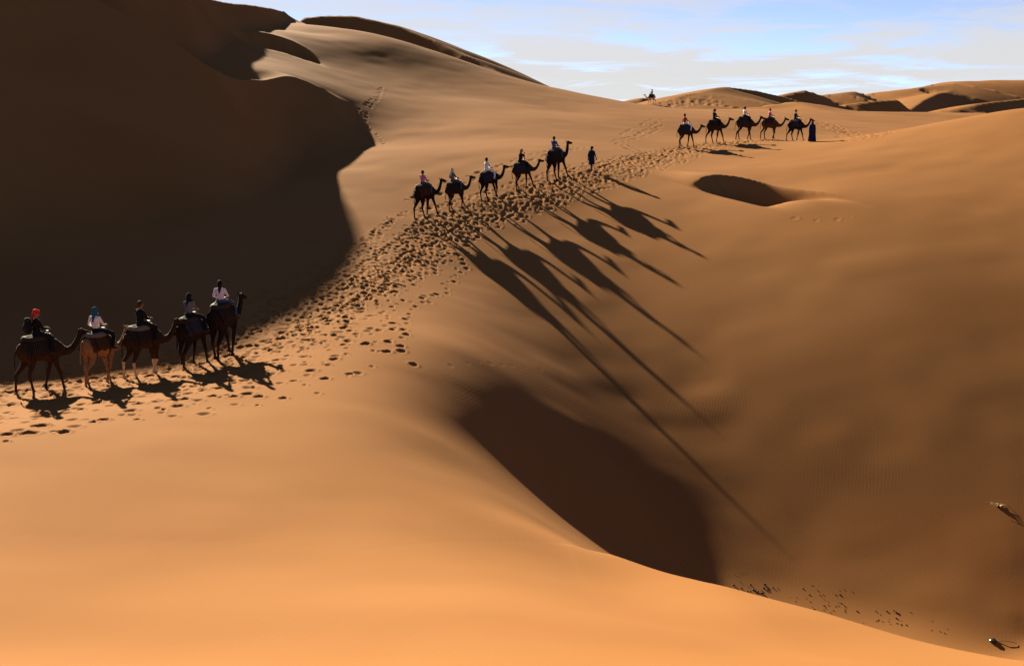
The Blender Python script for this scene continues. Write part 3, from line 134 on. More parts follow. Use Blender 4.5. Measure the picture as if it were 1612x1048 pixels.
# lit flank below the left skyline
for q in [(610, 392, 70, 0.7), (600, 300, 88, 0.7), (600, 250, 101, 0.7), (600, 200, 114, 0.7), (600, 150, 130, 0.7), (600, 100, 146, 0.7), (600, 58, 160),
          (750, 250, 96.5, 0.7), (750, 200, 110.8, 0.7), (750, 150, 130, 0.7), (752, 119, 148, 0.7), (500, 60, 160), (500, 38, 172), (500, 54, 192), (600, 84, 184), (700, 109, 182), (800, 140, 180), (900, 162, 178), (980, 173, 175), (550, 43, 165), (700, 90, 158), (640, 68, 160), (850, 137, 150),
          (440, 16, 190), (860, 232, 100, 0.7), (880, 200, 112, 0.7), (900, 170, 130, 0.7), (900, 152, 146, 0.7), (980, 172, 135, 0.7), (1000, 166, 150, 0.7),
          (520, 330, 79), (490, 280, 90), (480, 255, 99), (440, 240, 99), (400, 330, 78), (660, 330, 82, 0.7), (560, 350, 76.5, 0.7), (560, 260, 97, 0.7), (540, 236, 102),
          (504, 138, 119.5), (544, 168, 117), (574, 204, 112), (598, 230, 106), (460, 121, 120), (418, 107, 115), (500, 100, 138), (440, 85, 137), (440, 45, 155), (380, 60, 138),
          # ground behind the far file
          (1000, 200, 120), (1100, 195, 125), (1200, 190, 132), (1280, 205, 130), (1340, 212, 130), (1420, 203, 145), (1100, 172, 175),
          (1300, 184, 170), (1450, 186, 185), (1600, 172, 210), (1200, 172, 190),
          # ridge on the right
          (1400, 207, 100), (1500, 190, 98), (1612, 168, 95)]:
    CT.append(P(*q[:3])); SOFT.append((len(CT) - 1, q[3] if len(q) > 3 else 0.2)); FGO.append((len(CT) - 1, q[4] if len(q) > 4 else 0))
N_RS = len(CT)
for q in [
          (1300, 250, 93), (1400, 250, 84.5), (1400, 300, 75.5), (1400, 400, 65), (1400, 500, 57.8), (1400, 600, 52.3), (1400, 700, 48), (1400, 800, 44.5), (1400, 900, 41), (1400, 955, 38),
          (1600, 300, 75), (1600, 400, 63.5), (1600, 500, 56.8), (1600, 600, 51.3), (1600, 700, 46.8), (1600, 800, 42.8), (1600, 900, 38.7), (1600, 1000, 34.5),
          (1250, 300, 82), (1250, 400, 69.5), (1250, 500, 61), (1250, 600, 55), (1250, 700, 50.3), (1250, 800, 46.5),
          ]:
    CT.append(P(*q[:3])); SOFT.append((len(CT) - 1, q[3] if len(q) > 3 else 0.2)); FGO.append((len(CT) - 1, q[4] if len(q) > 4 else 0))
N_RE = len(CT)
for q in [
          # open sand between near file and the bowl
          (500, 560, 47, 0.6), (760, 1048, 13.2, 0.2, 2), (760, 900, 23, 0.6, 2), (760, 800, 31, 0.6, 2), (760, 740, 36.3, 0.2, 2), (600, 800, 30, 0.6), (600, 720, 35.3, 0.6), (600, 655, 40, 0.6),
          (960, 1048, 13.5, 0.2, 2), (960, 950, 18.6, 0.6, 2), (960, 900, 24, 0.6, 2), (960, 862, 28.5, 0.12, 2), (1100, 1048, 14, 0.2, 2), (1100, 950, 19.6, 0.6, 2), (1100, 914, 25, 0.12, 1),
          (1300, 1048, 15, 0.2, 2), (1300, 1000, 18.5, 0.2, 1), (1300, 967, 22, 0.12, 1), (1612, 1042, 18, 0.12, 1), (860, 840, 28.5, 0.4, 2), (860, 797, 33.5, 0.2, 2),
          # bowl: shaded face under the bend
          (660, 600, 45, 0.6), (720, 612, 45.3, 0.6), (765, 640, 44.6), (800, 700, 42.3), (830, 765, 39.8), (800, 600, 48.5), (900, 640, 49.3), (900, 700, 46.4), (900, 780, 42.6), (950, 750, 45), (1000, 800, 43.6), (1040, 850, 41.6),
          (1100, 800, 46.2), (1150, 880, 43.5), (1062, 866, 41.0, 0.15), (1105, 880, 41.6, 0.15), (1150, 895, 42.2, 0.15), (600, 500, 55.5, 0.6), (700, 450, 65.5, 0.6), (640, 590, 44.5, 0.6), (560, 640, 38.5, 0.6)]:
    CT.append(P(*q[:3])); SOFT.append((len(CT) - 1, q[3] if len(q) > 3 else 0.2)); FGO.append((len(CT) - 1, q[4] if len(q) > 4 else 0))
N_FG = len(CT)
CT += [np.array(a, float) for a in [
    # saddle and foreground dune (x, y, z)
    (-14, 35, -9.9), (-7, 35, -9.75), (-12, 28, -9.2), (-6, 28, -9.15), (-10, 20, -7.95), (-4, 20, -8.0), (-7, 13, -6.25), (-2, 13, -6.35), (-2, 6, -4.2), (3, 6, -4.4), (0, 0, -1.75), (6, 1, -2.4), (-8, 3, -2.6),
    (0, -15, -1.0), (-30, -20, -2.0), (30, -20, -2.0), (-22, 12, -5.5), (-26, 28, -9.0), (-35, 40, -9.6), (-40, 55, -9.4), (-25, 55, -9.3), (-18, 65, -8.4),
    (1.2, 36.8, -12.9), (3.2, 33.5, -13.6), (5.0, 31, -13.9), (7.5, 28.5, -13.8), (4.6, 37.5, -15.7), (7.5, 38, -16.6), (9.5, 34, -16.2), (10.5, 24, -13.4), (8, 14, -7.4), (14, 20, -12.4),
    (14, 33, -16.4), (20, 30, -15.6), (26, 38, -13.5), (35, 55, -8.0), (45, 75, -3.5), (30, 15, -9), (50, 40, -6), (60, 90, 0), (60, 120, -2),
    (-60, 120, 0), (-90, 80, -4), (-60, 40, -8), (-80, 0, -5), (-40, 170, 10), (-90, 190, 6), (90, 190, -3), (80, 0, -5), (0, 260, -4), (120, 260, -4), (-120, 260, -4), (0, -120, -4), (-150, 0, -4), (150, 60, -4)]]
CT = np.array(CT)
SIG = np.full(len(CT), 0.2); SIG[:N_TRACK] = 0.08; SIG[N_TRACK:N_SH] = 0.2
for i, v in SOFT: SIG[i] = v
SIG[N_RS:N_RE] = 0.6; SIG[N_FG + 4:N_FG + 12] = 0.4
# slope of the sand along the sun's path, (x, y, rise per metre)
SLOPES = np.array(SLOPE_DATA).reshape(-1, 4)
KS = 50.0
def _phi(r2):
    return 0.5 * r2 * np.log(np.maximum(r2, 1e-12))
def _fit(lam, pt, sl):
    P_, SG_, S_ = CT[pt], SIG[pt], SLOPES[sl]
    xy = P_[:, :2] / KS; sx = S_[:, :2] / KS
    cen = np.r_[xy, sx]; n = len(cen)
    B = _phi(((xy[:, None] - cen[None]) ** 2).sum(-1)) / SG_[:, None]
    C = np.c_[np.ones(len(xy)), xy] / SG_[:, None]
    d = P_[:, 2] / SG_
    if len(sx):
        df = sx[:, None] - cen[None]; r2 = (df ** 2).sum(-1)
        g = (np.log(np.maximum(r2, 1e-12)) + 1) * (df @ SD) / KS          # derivative along the sun's path
        sg = 0.05
        B = np.r_[B, g / sg]; C = np.r_[C, np.tile(np.r_[0, SD] / KS / sg, (len(sx), 1))]; d = np.r_[d, S_[:, 2] / sg]
    K = _phi(((cen[:, None] - cen[None]) ** 2).sum(-1))
    U, _, _ = np.linalg.svd(np.c_[np.ones(n), cen], full_matrices=True); N0 = U[:, 3:]
    Bn = np.c_[B @ N0, C]
    R = np.zeros((Bn.shape[1],) * 2); R[:n - 3, :n - 3] = lam * (N0.T @ K @ N0) + 1e-9 * np.eye(n - 3)
    sol = np.linalg.solve(Bn.T @ Bn + R, Bn.T @ d)
    return cen, np.r_[N0 @ sol[:n - 3], sol[n - 3:]]
_fg = np.zeros(len(CT), bool); _both = _fg.copy()
for i, v in FGO: _fg[i] = v == 1; _both[i] = v == 2
_i = np.arange(len(CT)); _near = (CT[:, 1] < 58) & (CT[:, 0] < -1.9) | (CT[:, 1] < 20)
RB_A = _fit(0.4, ~_fg, SLOPES[:, 3] < 2)             # everything but the right half of the foreground dune
RB_B = _fit(0.4, _fg | _both | _near, SLOPES[:, 3] > 0)      # foreground dune
LIP = np.array([(-80, -60), (-80, 22), (-3, 24), (0.5, 28), (1.6, 29.2), (2.4, 28.9), (4.1, 25.4), (6.0, 22.4), (8.0, 18.4), (14, 12), (30, 4), (60, -8), (60, -60)], float)
def _rb(x, y, RB):
    out = np.empty_like(x); XY, Wt = RB; n = len(XY)
    for i in range(0, len(x), 40000):
        xs = x[i:i + 40000] / KS; ys = y[i:i + 40000] / KS
        d2 = (xs[:, None] - XY[None, :, 0]) ** 2 + (ys[:, None] - XY[None, :, 1]) ** 2
        out[i:i + 40000] = _phi(d2) @ Wt[:n] + Wt[n] + Wt[n + 1] * xs + Wt[n + 2] * ys
    return out
def lip_union(x, y, za, zb):
    """foreground dune laid over the hollow: beyond its lip it drops at the angle of repose"""
    bd = np.full(x.shape, 1e18); ins = np.zeros(x.shape, bool)
    ring = np.r_[LIP, LIP[:1]]
    for i, (a, b) in enumerate(zip(ring[:-1], ring[1:])):
        e = b - a
        ins ^= ((a[1] > y) != (b[1] > y)) & (x < e[0] * (y - a[1]) / (e[1] if abs(e[1]) > 1e-9 else 1e-9) + a[0])
        if i == len(LIP) - 1: break
        t = np.clip(((x - a[0]) * e[0] + (y - a[1]) * e[1]) / (e @ e), 0, 1)
        bd = np.minimum(bd, (x - a[0] - t * e[0]) ** 2 + (y - a[1] - t * e[1]) ** 2)
    d = np.where(ins, 0, np.sqrt(bd))
    w = np.clip((x - 0.6) / 4.2, 0, 1); w = w * w * (3 - 2 * w)
    zb = za + w * (zb - za)
    zb = zb - 0.62 * np.sqrt(d * d + 0.16) + 0.62 * 0.4
    k = 0.03
    t = np.clip((zb - za) / (2 * k) + 0.5, 0, 1)
    return za * (1 - t) + zb * t + k * w * t * (1 - t)
def rbf(x, y):
    return lip_union(x, y, _rb(x, y, RB_A), _rb(x, y, RB_B))

# dune crests: (px, py, Y, lee slope towards the shade, windward slope)
CRESTS = [
    # dark ridge on the skyline
    (0.6, [(480, 27, 196, .4, .3), (510, 24, 198, .6, .3), (560, 25, 196, .6, .3), (620, 39, 190, .6, .3), (680, 62, 182, .6, .3), (730, 87, 174, .6, .3), (780, 114, 167, .5, .3)]),
    # far dunes
    (0.4, [(985, 162, 330, .5, .2), (1012, 153, 330, .55, .2), (1050, 158, 330, .5, .2)]),
    (0.5, [(1010, 168, 225, .05, .1), (1060, 157, 232, .07, .1), (1100, 146, 239, .10, .1), (1138, 137, 245, .25, .12), (1146, 136.5, 247, .6, .15), (1190, 142, 252, .6, .15), (1230, 152, 257, .6, .15), (1268, 168, 262, .5, .1)]),
    (0.5, [(1228, 153, 330, .5, .15), (1268, 143, 335, .6, .15), (1300, 153, 340, .5, .15)]),
    (0.5, [(1250, 160, 205, .12, .1), (1300, 176, 190, .45, .1), (1345, 192, 175, .55, .1), (1378, 206, 160, .5, .1)]),
    (0.8, [(1280, 156, 400, .1, .1), (1318, 147, 405, .12, .1), (1345, 144, 410, .4, .1), (1365, 152, 415, .4, .1)]),
    (0.6, [(1325, 166, 350, .2, .1), (1365, 161, 355, .55, .1), (1410, 156, 365, .55, .1)]),
    (1.2, [(1350, 152, 520, .10, .1), (1400, 143, 520, .10, .1), (1440, 139, 520, .10, .1), (1500, 131, 540, .10, .1)]),
    (0.8, [(1424, 179, 370, .5, .08), (1436, 170, 400, .62, .08), (1450, 160, 440, .62, .08), (1474, 148, 490, .5, .08), (1500, 142, 520, .3, .1)]),
    (1.2, [(1465, 137, 560, .1, .1), (1505, 128, 560, .10, .1), (1560, 126, 560, .1, .1), (1640, 124, 560, .1, .1), (1900, 118, 560, .1, .1), (2300, 130, 520, .2, .1)]),
    (0.6, [(1500, 171, 300, .2, .1), (1550, 162, 310, .55, .1), (1625, 154, 325, .55, .1), (1800, 150, 340, .5, .1)]),
    (0.5, [(1390, 188, 215, .3, .1), (1440, 184, 222, .5, .1), (1500, 183, 230, .5, .1), (1550, 176, 240, .5, .1)]),
    (1.0, [(-1500, 60, 420, .5, .2), (-600, 40, 480, .5, .2), (300, 80, 520, .5, .2), (700, 150, 560, .4, .2)]),
    (1.0, [(2000, 150, 420, .3, .2), (2600, 130, 460, .4, .2), (3600, 120, 430, .4, .2)]),
]
# the tall shaded dune on the left and its higher shoulder: crest lines across the sun's path
BIG = [
    (1.6, .60, [(-900, -60, 92), (-400, -90, 98), (-63, -82, 101), (25, -56, 101), (134, -9, 101), (198, 20, 100), (265, 57, 99), (310, 94, 97.5), (342, 112, 97.5), (374, 126, 101), (415, 125, 111),
                (460, 124, 117), (500, 140, 117.5), (512, 148, 117)]),
    (1.2, .60, [(-679, -226, 135), (-343, -226, 135), (-92, -207, 135), (-26, -202, 135), (57, -169, 135), (103, -151, 135), (151, -128, 135), (179, -110, 135), (203, -93, 135), (240, -66, 135), (280, -30, 136), (305, -10, 140), (330, -1, 146), (360, 5, 154), (400, 8, 165), (430, 13, 175), (446, 18, 183)]),
]
def big_height(x, y, pts, lee):
    p = np.array([P(*a) for a in pts])
    pu = p[:, 0] * -SD[1] + p[:, 1] * SD[0]; pv = p[:, 0] * SD[0] + p[:, 1] * SD[1]
    uu = np.linspace(pu[0], pu[-1], 400)
    vv = np.interp(uu, pu, pv); zz = np.interp(uu, pu, p[:, 2])
    ker = np.hanning(23); ker /= ker.sum()
    pad = lambda q: np.convolve(np.r_[np.full(11, q[0]), q, np.full(11, q[-1])], ker, 'valid')
    vv, zz = pad(vv), pad(zz)
    u = x * -SD[1] + y * SD[0]; v = x * SD[0] + y * SD[1]
    vc = np.interp(u, uu, vv); zc = np.interp(u, uu, zz)
    zc = zc - 0.9 * np.clip(u - uu[-1], 0, None) - 0.3 * np.clip(uu[0] - u, 0, None)
    d = v - vc
    lee_s = lee + 0.02 * np.sin(u * 0.35) + 0.015 * np.sin(u * 0.9 + 1)
    return np.where(d > 0, zc - lee_s * d, zc + 0.22 * d - 0.008 * d * d)

def crest_height(x, y, crest):
    k, vs = crest
    pts = np.array([P(a, b, c) for a, b, c, _, _ in vs]); lee = [v[3] for v in vs]; wind = [v[4] for v in vs]
    n = len(pts) - 1
    bd = np.full(x.shape, 1e18); on_lee = np.zeros(x.shape, bool); seg = []
    for i in range(n):
        a, b = pts[i], pts[i + 1]
        e = b[:2] - a[:2]; ln = math.hypot(*e); e = e / ln
        al = (x - a[0]) * e[0] + (y - a[1]) * e[1]
        pe = (x - a[0]) * e[1] - (y - a[1]) * e[0]               # >0: camera side of a left-to-right crest
        t = np.clip(al / ln, 0, 1)
        ov = al - t * ln
        d2 = ov * ov + pe * pe
        m = d2 < bd
        bd = np.where(m, d2, bd); on_lee = np.where(m, pe > 0, on_lee)
        end = (i == 0) * (ov < 0) + (i == n - 1) * (ov > 0)
        seg.append((t, d2, end, pe, ov))
    best = np.full(x.shape, -1e9)
    for i, (t, d2, end, pe, ov) in enumerate(seg):
        s = np.where(on_lee, lee[i] + t * (lee[i + 1] - lee[i]), wind[i] + t * (wind[i + 1] - wind[i]))
        dd = np.where(end, np.abs(pe), np.sqrt(d2))
        dd = np.sqrt(dd * dd + 0.3 * k * k) - 0.55 * k
        soft = np.where((s < 0.2) & on_lee & ~(end > 0), 0.9 * np.abs(ov), 0)
        h = pts[i, 2] + t * (pts[i + 1, 2] - pts[i, 2]) - s * dd - np.where(end, 0.7 * np.abs(ov), soft) - np.where(on_lee, 0.003, 0.006) * dd * dd
        best = np.maximum(best, h)
    return best

def vnoise(x, y, wl, seed):
    r = np.random.default_rng(seed); g = r.standard_normal((128, 128))
    u = (x / wl) % 128; v = (y / wl) % 128
    i = np.floor(u).astype(int); j = np.floor(v).astype(int)
    fu = u - i; fv = v - j
    fu = fu * fu * fu * (fu * (fu * 6 - 15) + 10); fv = fv * fv * fv * (fv * (fv * 6 - 15) + 10)
    i1 = (i + 1) % 128; j1 = (j + 1) % 128; i %= 128; j %= 128
    return (g[i, j] * (1 - fu) + g[i1, j] * fu) * (1 - fv) + (g[i, j1] * (1 - fu) + g[i1, j1] * fu) * fv

# small collapsed banks: below the far file, and high on the left flank
SLIPS = [(P(1122, 281, 84.6), 2.2, 0.20, 0.5, 0.5, 3.8), (P(415, 70, 146.0), 4.2, 0.06, 1.5, 0.4, 3.2)]
def slip(x, y):
    out = np.zeros_like(x)
    for C, hw, cv, off, up, run in SLIPS:
        v = (x - C[0]) * SD[0] + (y - C[1]) * SD[1]
        u = (x - C[0]) * -SD[1] + (y - C[1]) * SD[0]
        q = u + off
        v = v - np.where(q < 0, 0.7 * cv, 2.6 * cv) * q ** 2 + 0.12 * np.sin(u * 2.3 + 1) + 0.07 * np.sin(u * 5.3) + 0.04 * np.sin(u * 11.7 + 2) - 0.06
        w = np.clip(1 - np.abs(u / hw) ** 3, 0, 1)
        hi = up * np.exp(-np.clip(-v, 0, None) ** 2 / 12.0)
        lo = up - 0.62 * run
        dn = np.where(v < run, up - 0.62 * v, lo * np.exp(-(np.clip(v - run, 0, None) / 3.2) ** 2))
        out += w * np.where(v < 0, hi, dn)
    return out

def terrain(x, y, base=None):
    x = np.asarray(x, float); y = np.asarray(y, float)
    z = rbf(x, y) if base is None else base.copy()
    rr = np.hypot(x, y - 60)
    f = np.clip((rr - 150) / 90, 0, 1); f = f * f * (3 - 2 * f)
    plain = -5.0 + 1.3 * vnoise(x, y, 60, 3) + 0.6 * vnoise(x, y, 25, 4)
    z = z * (1 - f) + plain * f
    for k, lee, pts in BIG:
        h = big_height(x, y, pts, lee)
        t = np.clip((h - z) / (2 * k) + 0.5, 0, 1)
        z = z * (1 - t) + h * t + k * t * (1 - t)
    for c in CRESTS:
        top = max(P(*v[:3])[2] for v in c[1]); k = c[0]
        cx = np.mean([P(*v[:3])[:2] for v in c[1]], axis=0)
        rad = max(np.hypot(*(P(*v[:3])[:2] - cx)) for v in c[1]) + min(160.0, (top + 22) / 0.12)
        w = np.nonzero((x - cx[0]) ** 2 + (y - cx[1]) ** 2 < rad * rad)[0]
        if len(w) == 0: continue
        h = crest_height(x[w], y[w], c)
        zw = z[w]
        t = np.clip((h - zw) / (2 * k) + 0.5, 0, 1)               # smooth union
        z[w] = zw * (1 - t) + h * t + k * t * (1 - t)
    z = z + slip(x, y)
    far = np.clip((rr - 50) / 150, 0, 1)
    z = z + 0.03 * vnoise(x + 0.3 * y, y, 7.0, 5) + 0.012 * vnoise(x, y, 2.3, 6) + far * 0.10 * vnoise(x, y, 16, 8)
    return z

def hit(px, py, far=600.0):                       # where a line of sight meets the sand
    r = ray(px, py); r = r / r[1]
    lo, hi = 6.0, far
    for n in (420, 24, 24):
        Y = np.geomspace(lo, hi, n); z = terrain(r[0] * Y, Y.copy()); i = max(1, int(np.argmax(z > r[2] * Y)))
        lo, hi = Y[i - 1], Y[i]
    return Vector((r[0] * hi, hi, float(z[i])))
# mesh: rings round the viewpoint, finest where the trail runs
half = math.radians(25.2)
NTH = 900  # columns in view
th = list(np.linspace(-half, half, NTH))
a = half; st = 2 * half / NTH
side = []
while True:
    st = min(st * 1.12, math.radians(3.0)); a += st
    if a >= math.pi - 0.02: break
    side.append(a)
TH = np.array([-v for v in side[::-1]] + th + side)
R = [2.0]
while R[-1] < 9000:
    r = R[-1]
    k = 0.02 if r < 15 else (0.0075 if r < 34 else (0.0027 if r < 132 else (0.0045 if r < 270 else (0.008 if r < 600 else 0.03))))
    R.append(r * (1 + k))
R = np.array(R)
NT, NR = len(TH), len(R)
GX = (R[:, None] * np.sin(TH)[None]).ravel(); GY = (R[:, None] * np.cos(TH)[None]).ravel()
def cubic_fill(sub, xk, x):
    """smooth interpolation along axis 0 from the rows known at xk to all of x"""
    m = np.gradient(sub, xk, axis=0)
    i = np.clip(np.searchsorted(xk, x, 'right') - 1, 0, len(xk) - 2)
    h = xk[i + 1] - xk[i]; t = (x - xk[i]) / h
    t = t[:, None]; h = h[:, None]
    return (2 * t**3 - 3 * t**2 + 1) * sub[i] + (t**3 - 2 * t**2 + t) * h * m[i] + (-2 * t**3 + 3 * t**2) * sub[i + 1] + (t**3 - t**2) * h * m[i + 1]
ki = sorted(set(list(range(0, NR, 4)) + [NR - 1]))
nl = len(side)
kj = sorted(set(list(range(0, nl)) + list(range(nl, nl + NTH, 6)) + list(range(nl + NTH - 1, NT))))
sx = (R[ki][:, None] * np.sin(TH[kj])[None]); sy = (R[ki][:, None] * np.cos(TH[kj])[None])
def fine(RB):
    sub = _rb(sx.ravel(), sy.ravel(), RB).reshape(len(ki), len(kj))
    return cubic_fill(cubic_fill(sub, np.log(R)[ki], np.log(R)).T.copy(), TH[kj], TH).T.ravel()
base = lip_union(GX, GY, fine(RB_A), fine(RB_B))
GZ = terrain(GX, GY, base)
GX2 = GX.reshape(NR, NT); GY2 = GY.reshape(NR, NT); GZ2 = GZ.reshape(NR, NT)

# ---------------- footprints pressed into the trail
TR = np.array([P(*a) for a in TRACK_PX])
def smooth_path(pts, n):
    d = np.r_[0, np.cumsum(np.hypot(*np.diff(pts[:, :2], axis=0).T))]
    s = np.linspace(0, d[-1], n)
    q = np.c_[[np.interp(s, d, pts[:, k]) for k in range(2)]].T
    for _ in range(6):
        q[1:-1] = (q[:-2] + 2 * q[1:-1] + q[2:]) / 4
    return q, d[-1]
PRINTS = []
def trail(path, wl, wr, n, step, seed, rad=0.118, dep=0.072, a0=0.0, a1=1.0, widths=None):
    r = np.random.default_rng(seed)
    q, ln = smooth_path(path, 500)
    tan = np.gradient(q, axis=0); tan /= np.linalg.norm(tan, axis=1)[:, None]
    for k in range(n):
        off = np.clip(r.normal(0, 0.45), -.85, .85)
        ph = r.uniform(0, 6.28); s = r.uniform(0, step) + a0 * ln
        end = a1 * ln
        while s < end:
            i = min(int(s / ln * 499), 499)
            o = off + 0.22 * math.sin(s / 9.0 + ph) + r.normal(0, 0.05)
            w = (wl if o > 0 else wr)
            if widths: w *= np.interp(q[i, 1], widths[0], widths[1])
            nx, ny = -tan[i, 1], tan[i, 0]
            PRINTS.append((q[i, 0] + nx * o * w, q[i, 1] + ny * o * w, rad * r.uniform(.6, 1.45), dep * r.uniform(.6, 1.35), math.atan2(tan[i, 1], tan[i, 0]) + r.normal(0, .3)))
            s += step * r.uniform(.6, 1.4)
trail(TR, 2.6, 4.7, 38, 0.74, 11, widths=((36, 47, 60, 85, 100, 110), (2.4, 1.7, 1.0, 1.0, .7, .5)))
def seen(pts):
    return np.array([tuple(hit(*q)) for q in pts])
trail(seen([(1240, 184), (1275, 190), (1310, 202), (1345, 212), (1368, 218)]), 2.6, 2.6, 16, 0.75, 12, rad=.17, dep=.06)
trail(seen([(1035, 165), (1080, 161), (1130, 160)]), 5, 5, 9, 1.6, 13, rad=.45, dep=.2)
for sd, pts in enumerate([[(612, 140), (600, 158), (585, 172)], [(578, 175), (572, 195), (590, 215), (600, 228)], [(1040, 195), (1000, 215), (965, 222), (1000, 240)], [(980, 212), (1010, 200), (1030, 188)],
                          [(655, 320), (700, 298), (800, 262), (920, 232)]]):
    trail(seen(pts), 1.1, 1.1, 2, 0.9, 40 + sd, rad=.18, dep=.06)
trail(seen([(1255, 340), (1300, 345), (1340, 340)]), .8, .8, 1, 1.0, 60, rad=.13, dep=.03)
trail(seen([(690, 572), (735, 566), (850, 578)]), .5, .5, 1, 1.3, 61, rad=.08, dep=.008)
DZ = np.zeros_like(GZ2)
logR = np.log(R)
for (x, y, ra, de, an) in PRINTS:
    r = math.hypot(x, y); t = math.atan2(x, y); m = ra * 2.6
    i0, i1 = np.searchsorted(R, [r - m, r + m]); j0, j1 = np.searchsorted(TH, [t - m / r, t + m / r])
    if i1 <= i0 or j1 <= j0: continue
    X = GX2[i0:i1, j0:j1] - x; Y = GY2[i0:i1, j0:j1] - y
    c, s = math.cos(an), math.sin(an)
    u = (X * c + Y * s) / 1.25; v = (-X * s + Y * c)
    q = np.hypot(u, v) / ra
    pit = -de * np.exp(-(q ** 4) * 0.9)
    rim = 0.28 * de * np.exp(-((q - 1.45) ** 2) / 0.16) * (1 + 0.6 * u / (ra * q + 1e-6))
    D = DZ[i0:i1, j0:j1]
    DZ[i0:i1, j0:j1] = np.clip(D * (1 - 0.5 * np.exp(-(q ** 4))) + pit + rim, -0.17, 0.12)
GZ2 += DZ
verts = np.c_[GX, GY, GZ2.ravel()]
cen = np.array([[0, 0, float(terrain(np.array([0.]), np.array([0.]))[0])]])
verts = np.r_[verts, cen]
ii, jj = np.meshgrid(np.arange(NR - 1), np.arange(NT - 1), indexing='ij')
v0 = (ii * NT + jj).ravel()
quads = np.c_[v0, v0 + 1, v0 + NT + 1, v0 + NT][:, ::-1]
# close the circle behind the viewpoint
w0 = np.arange(NR - 1) * NT
quads = np.r_[quads, np.c_[w0 + NT - 1, w0, w0 + NT, w0 + 2 * NT - 1][:, ::-1]]
jt = np.arange(NT); tris = np.c_[np.full(NT, NR * NT), (jt + 1) % NT, jt]
def mesh_np(name, verts, quads, tris=None):
    me = bpy.data.meshes.new(name)
    nq = len(quads); nt = 0 if tris is None else len(tris)
    me.vertices.add(len(verts)); me.vertices.foreach_set('co', np.asarray(verts, np.float32).ravel())
    li = quads.ravel() if not nt else np.r_[quads.ravel(), tris.ravel()]
    me.loops.add(len(li)); me.loops.foreach_set('vertex_index', li.astype(np.int32))
    me.polygons.add(nq + nt)
    me.polygons.foreach_set('loop_start', np.r_[np.arange(nq) * 4, nq * 4 + np.arange(nt) * 3].astype(np.int32))
    me.polygons.foreach_set('loop_total', np.r_[np.full(nq, 4), np.full(nt, 3)].astype(np.int32))
    me.polygons.foreach_set('use_smooth', np.ones(nq + nt, bool))
    me.update(calc_edges=True)
    return me
ground_me = mesh_np('sand_dunes', verts, quads, tris)
ground = bpy.data.objects.new('sand_dunes', ground_me); COL.objects.link(ground)
ground['kind'] = 'structure'
ground['label'] = 'orange desert sand dunes with a trampled camel trail'

def new_mat(name):
    m = bpy.data.materials.new(name); m.use_nodes = True
    nt = m.node_tree; b = nt.nodes['Principled BSDF']
    return m, nt, b
def sand_material():
    m, nt, b = new_mat('sand')
    N = nt.nodes.new; K = nt.links.new
    b.inputs['Roughness'].default_value = 0.95
    b.inputs['Specular IOR Level'].default_value = 0.012
    g = N('ShaderNodeNewGeometry')
    n1 = N('ShaderNodeTexNoise'); n1.inputs['Scale'].default_value = 0.10; n1.inputs['Detail'].default_value = 6; K(g.outputs['Position'], n1.inputs['Vector'])
    n2 = N('ShaderNodeTexNoise'); n2.inputs['Scale'].default_value = 60; n2.inputs['Detail'].default_value = 3; K(g.outputs['Position'], n2.inputs['Vector'])
    cr = N('ShaderNodeValToRGB')
    cr.color_ramp.elements[0].position = 0.3; cr.color_ramp.elements[0].color = (0.258, 0.114, 0.038, 1)
    cr.color_ramp.elements[1].position = 0.7; cr.color_ramp.elements[1].color = (0.290, 0.136, 0.048, 1)
    K(n1.outputs[0], cr.inputs[0])
    mx = N('ShaderNodeMixRGB'); mx.blend_type = 'MULTIPLY'; mx.inputs[0].default_value = 0.22
    K(cr.outputs[0], mx.inputs[1]); K(n2.outputs[0], mx.inputs[2])
    K(mx.outputs[0], b.inputs['Base Color'])
    # wind ripples
    mp = N('ShaderNodeMapping'); mp.inputs['Rotation'].default_value = (0, 0, math.radians(38)); mp.inputs['Scale'].default_value = (1, 0.35, 1)
    K(g.outputs['Position'], mp.inputs[0])
    wv = N('ShaderNodeTexWave'); wv.inputs['Scale'].default_value = 2.7; wv.inputs['Distortion'].default_value = 5; wv.inputs['Detail'].default_value = 2; wv.inputs['Detail Scale'].default_value = 0.6
    K(mp.outputs[0], wv.inputs[0])
    n3 = N('ShaderNodeTexNoise'); n3.inputs['Scale'].default_value = 0.16; n3.inputs['Detail'].default_value = 3; K(g.outputs['Position'], n3.inputs['Vector'])
    r3 = N('ShaderNodeMapRange'); r3.inputs['From Min'].default_value = 0.45; r3.inputs['From Max'].default_value = 0.7; K(n3.outputs[0], r3.inputs[0])
    mu = N('ShaderNodeMath'); mu.operation = 'MULTIPLY'; K(wv.outputs[1], mu.inputs[0]); K(r3.outputs[0], mu.inputs[1])
    bp = N('ShaderNodeBump'); bp.inputs['Distance'].default_value = 0.012; bp.inputs['Strength'].default_value = 0.055; K(mu.outputs[0], bp.inputs['Height'])
    n4 = N('ShaderNodeTexNoise'); n4.inputs['Scale'].default_value = 9; n4.inputs['Detail'].default_value = 6; K(g.outputs['Position'], n4.inputs['Vector'])
    b2 = N('ShaderNodeBump'); b2.inputs['Distance'].default_value = 0.010; b2.inputs['Strength'].default_value = 0.12; K(n4.outputs[0], b2.inputs['Height']); K(bp.outputs[0], b2.inputs['Normal'])
    K(b2.outputs[0], b.inputs['Normal'])
    return m
SAND = sand_material()
ground_me.materials.append(SAND)
def ground_z(x, y):
    return float(terrain(np.array([float(x)]), np.array([float(y)]))[0])
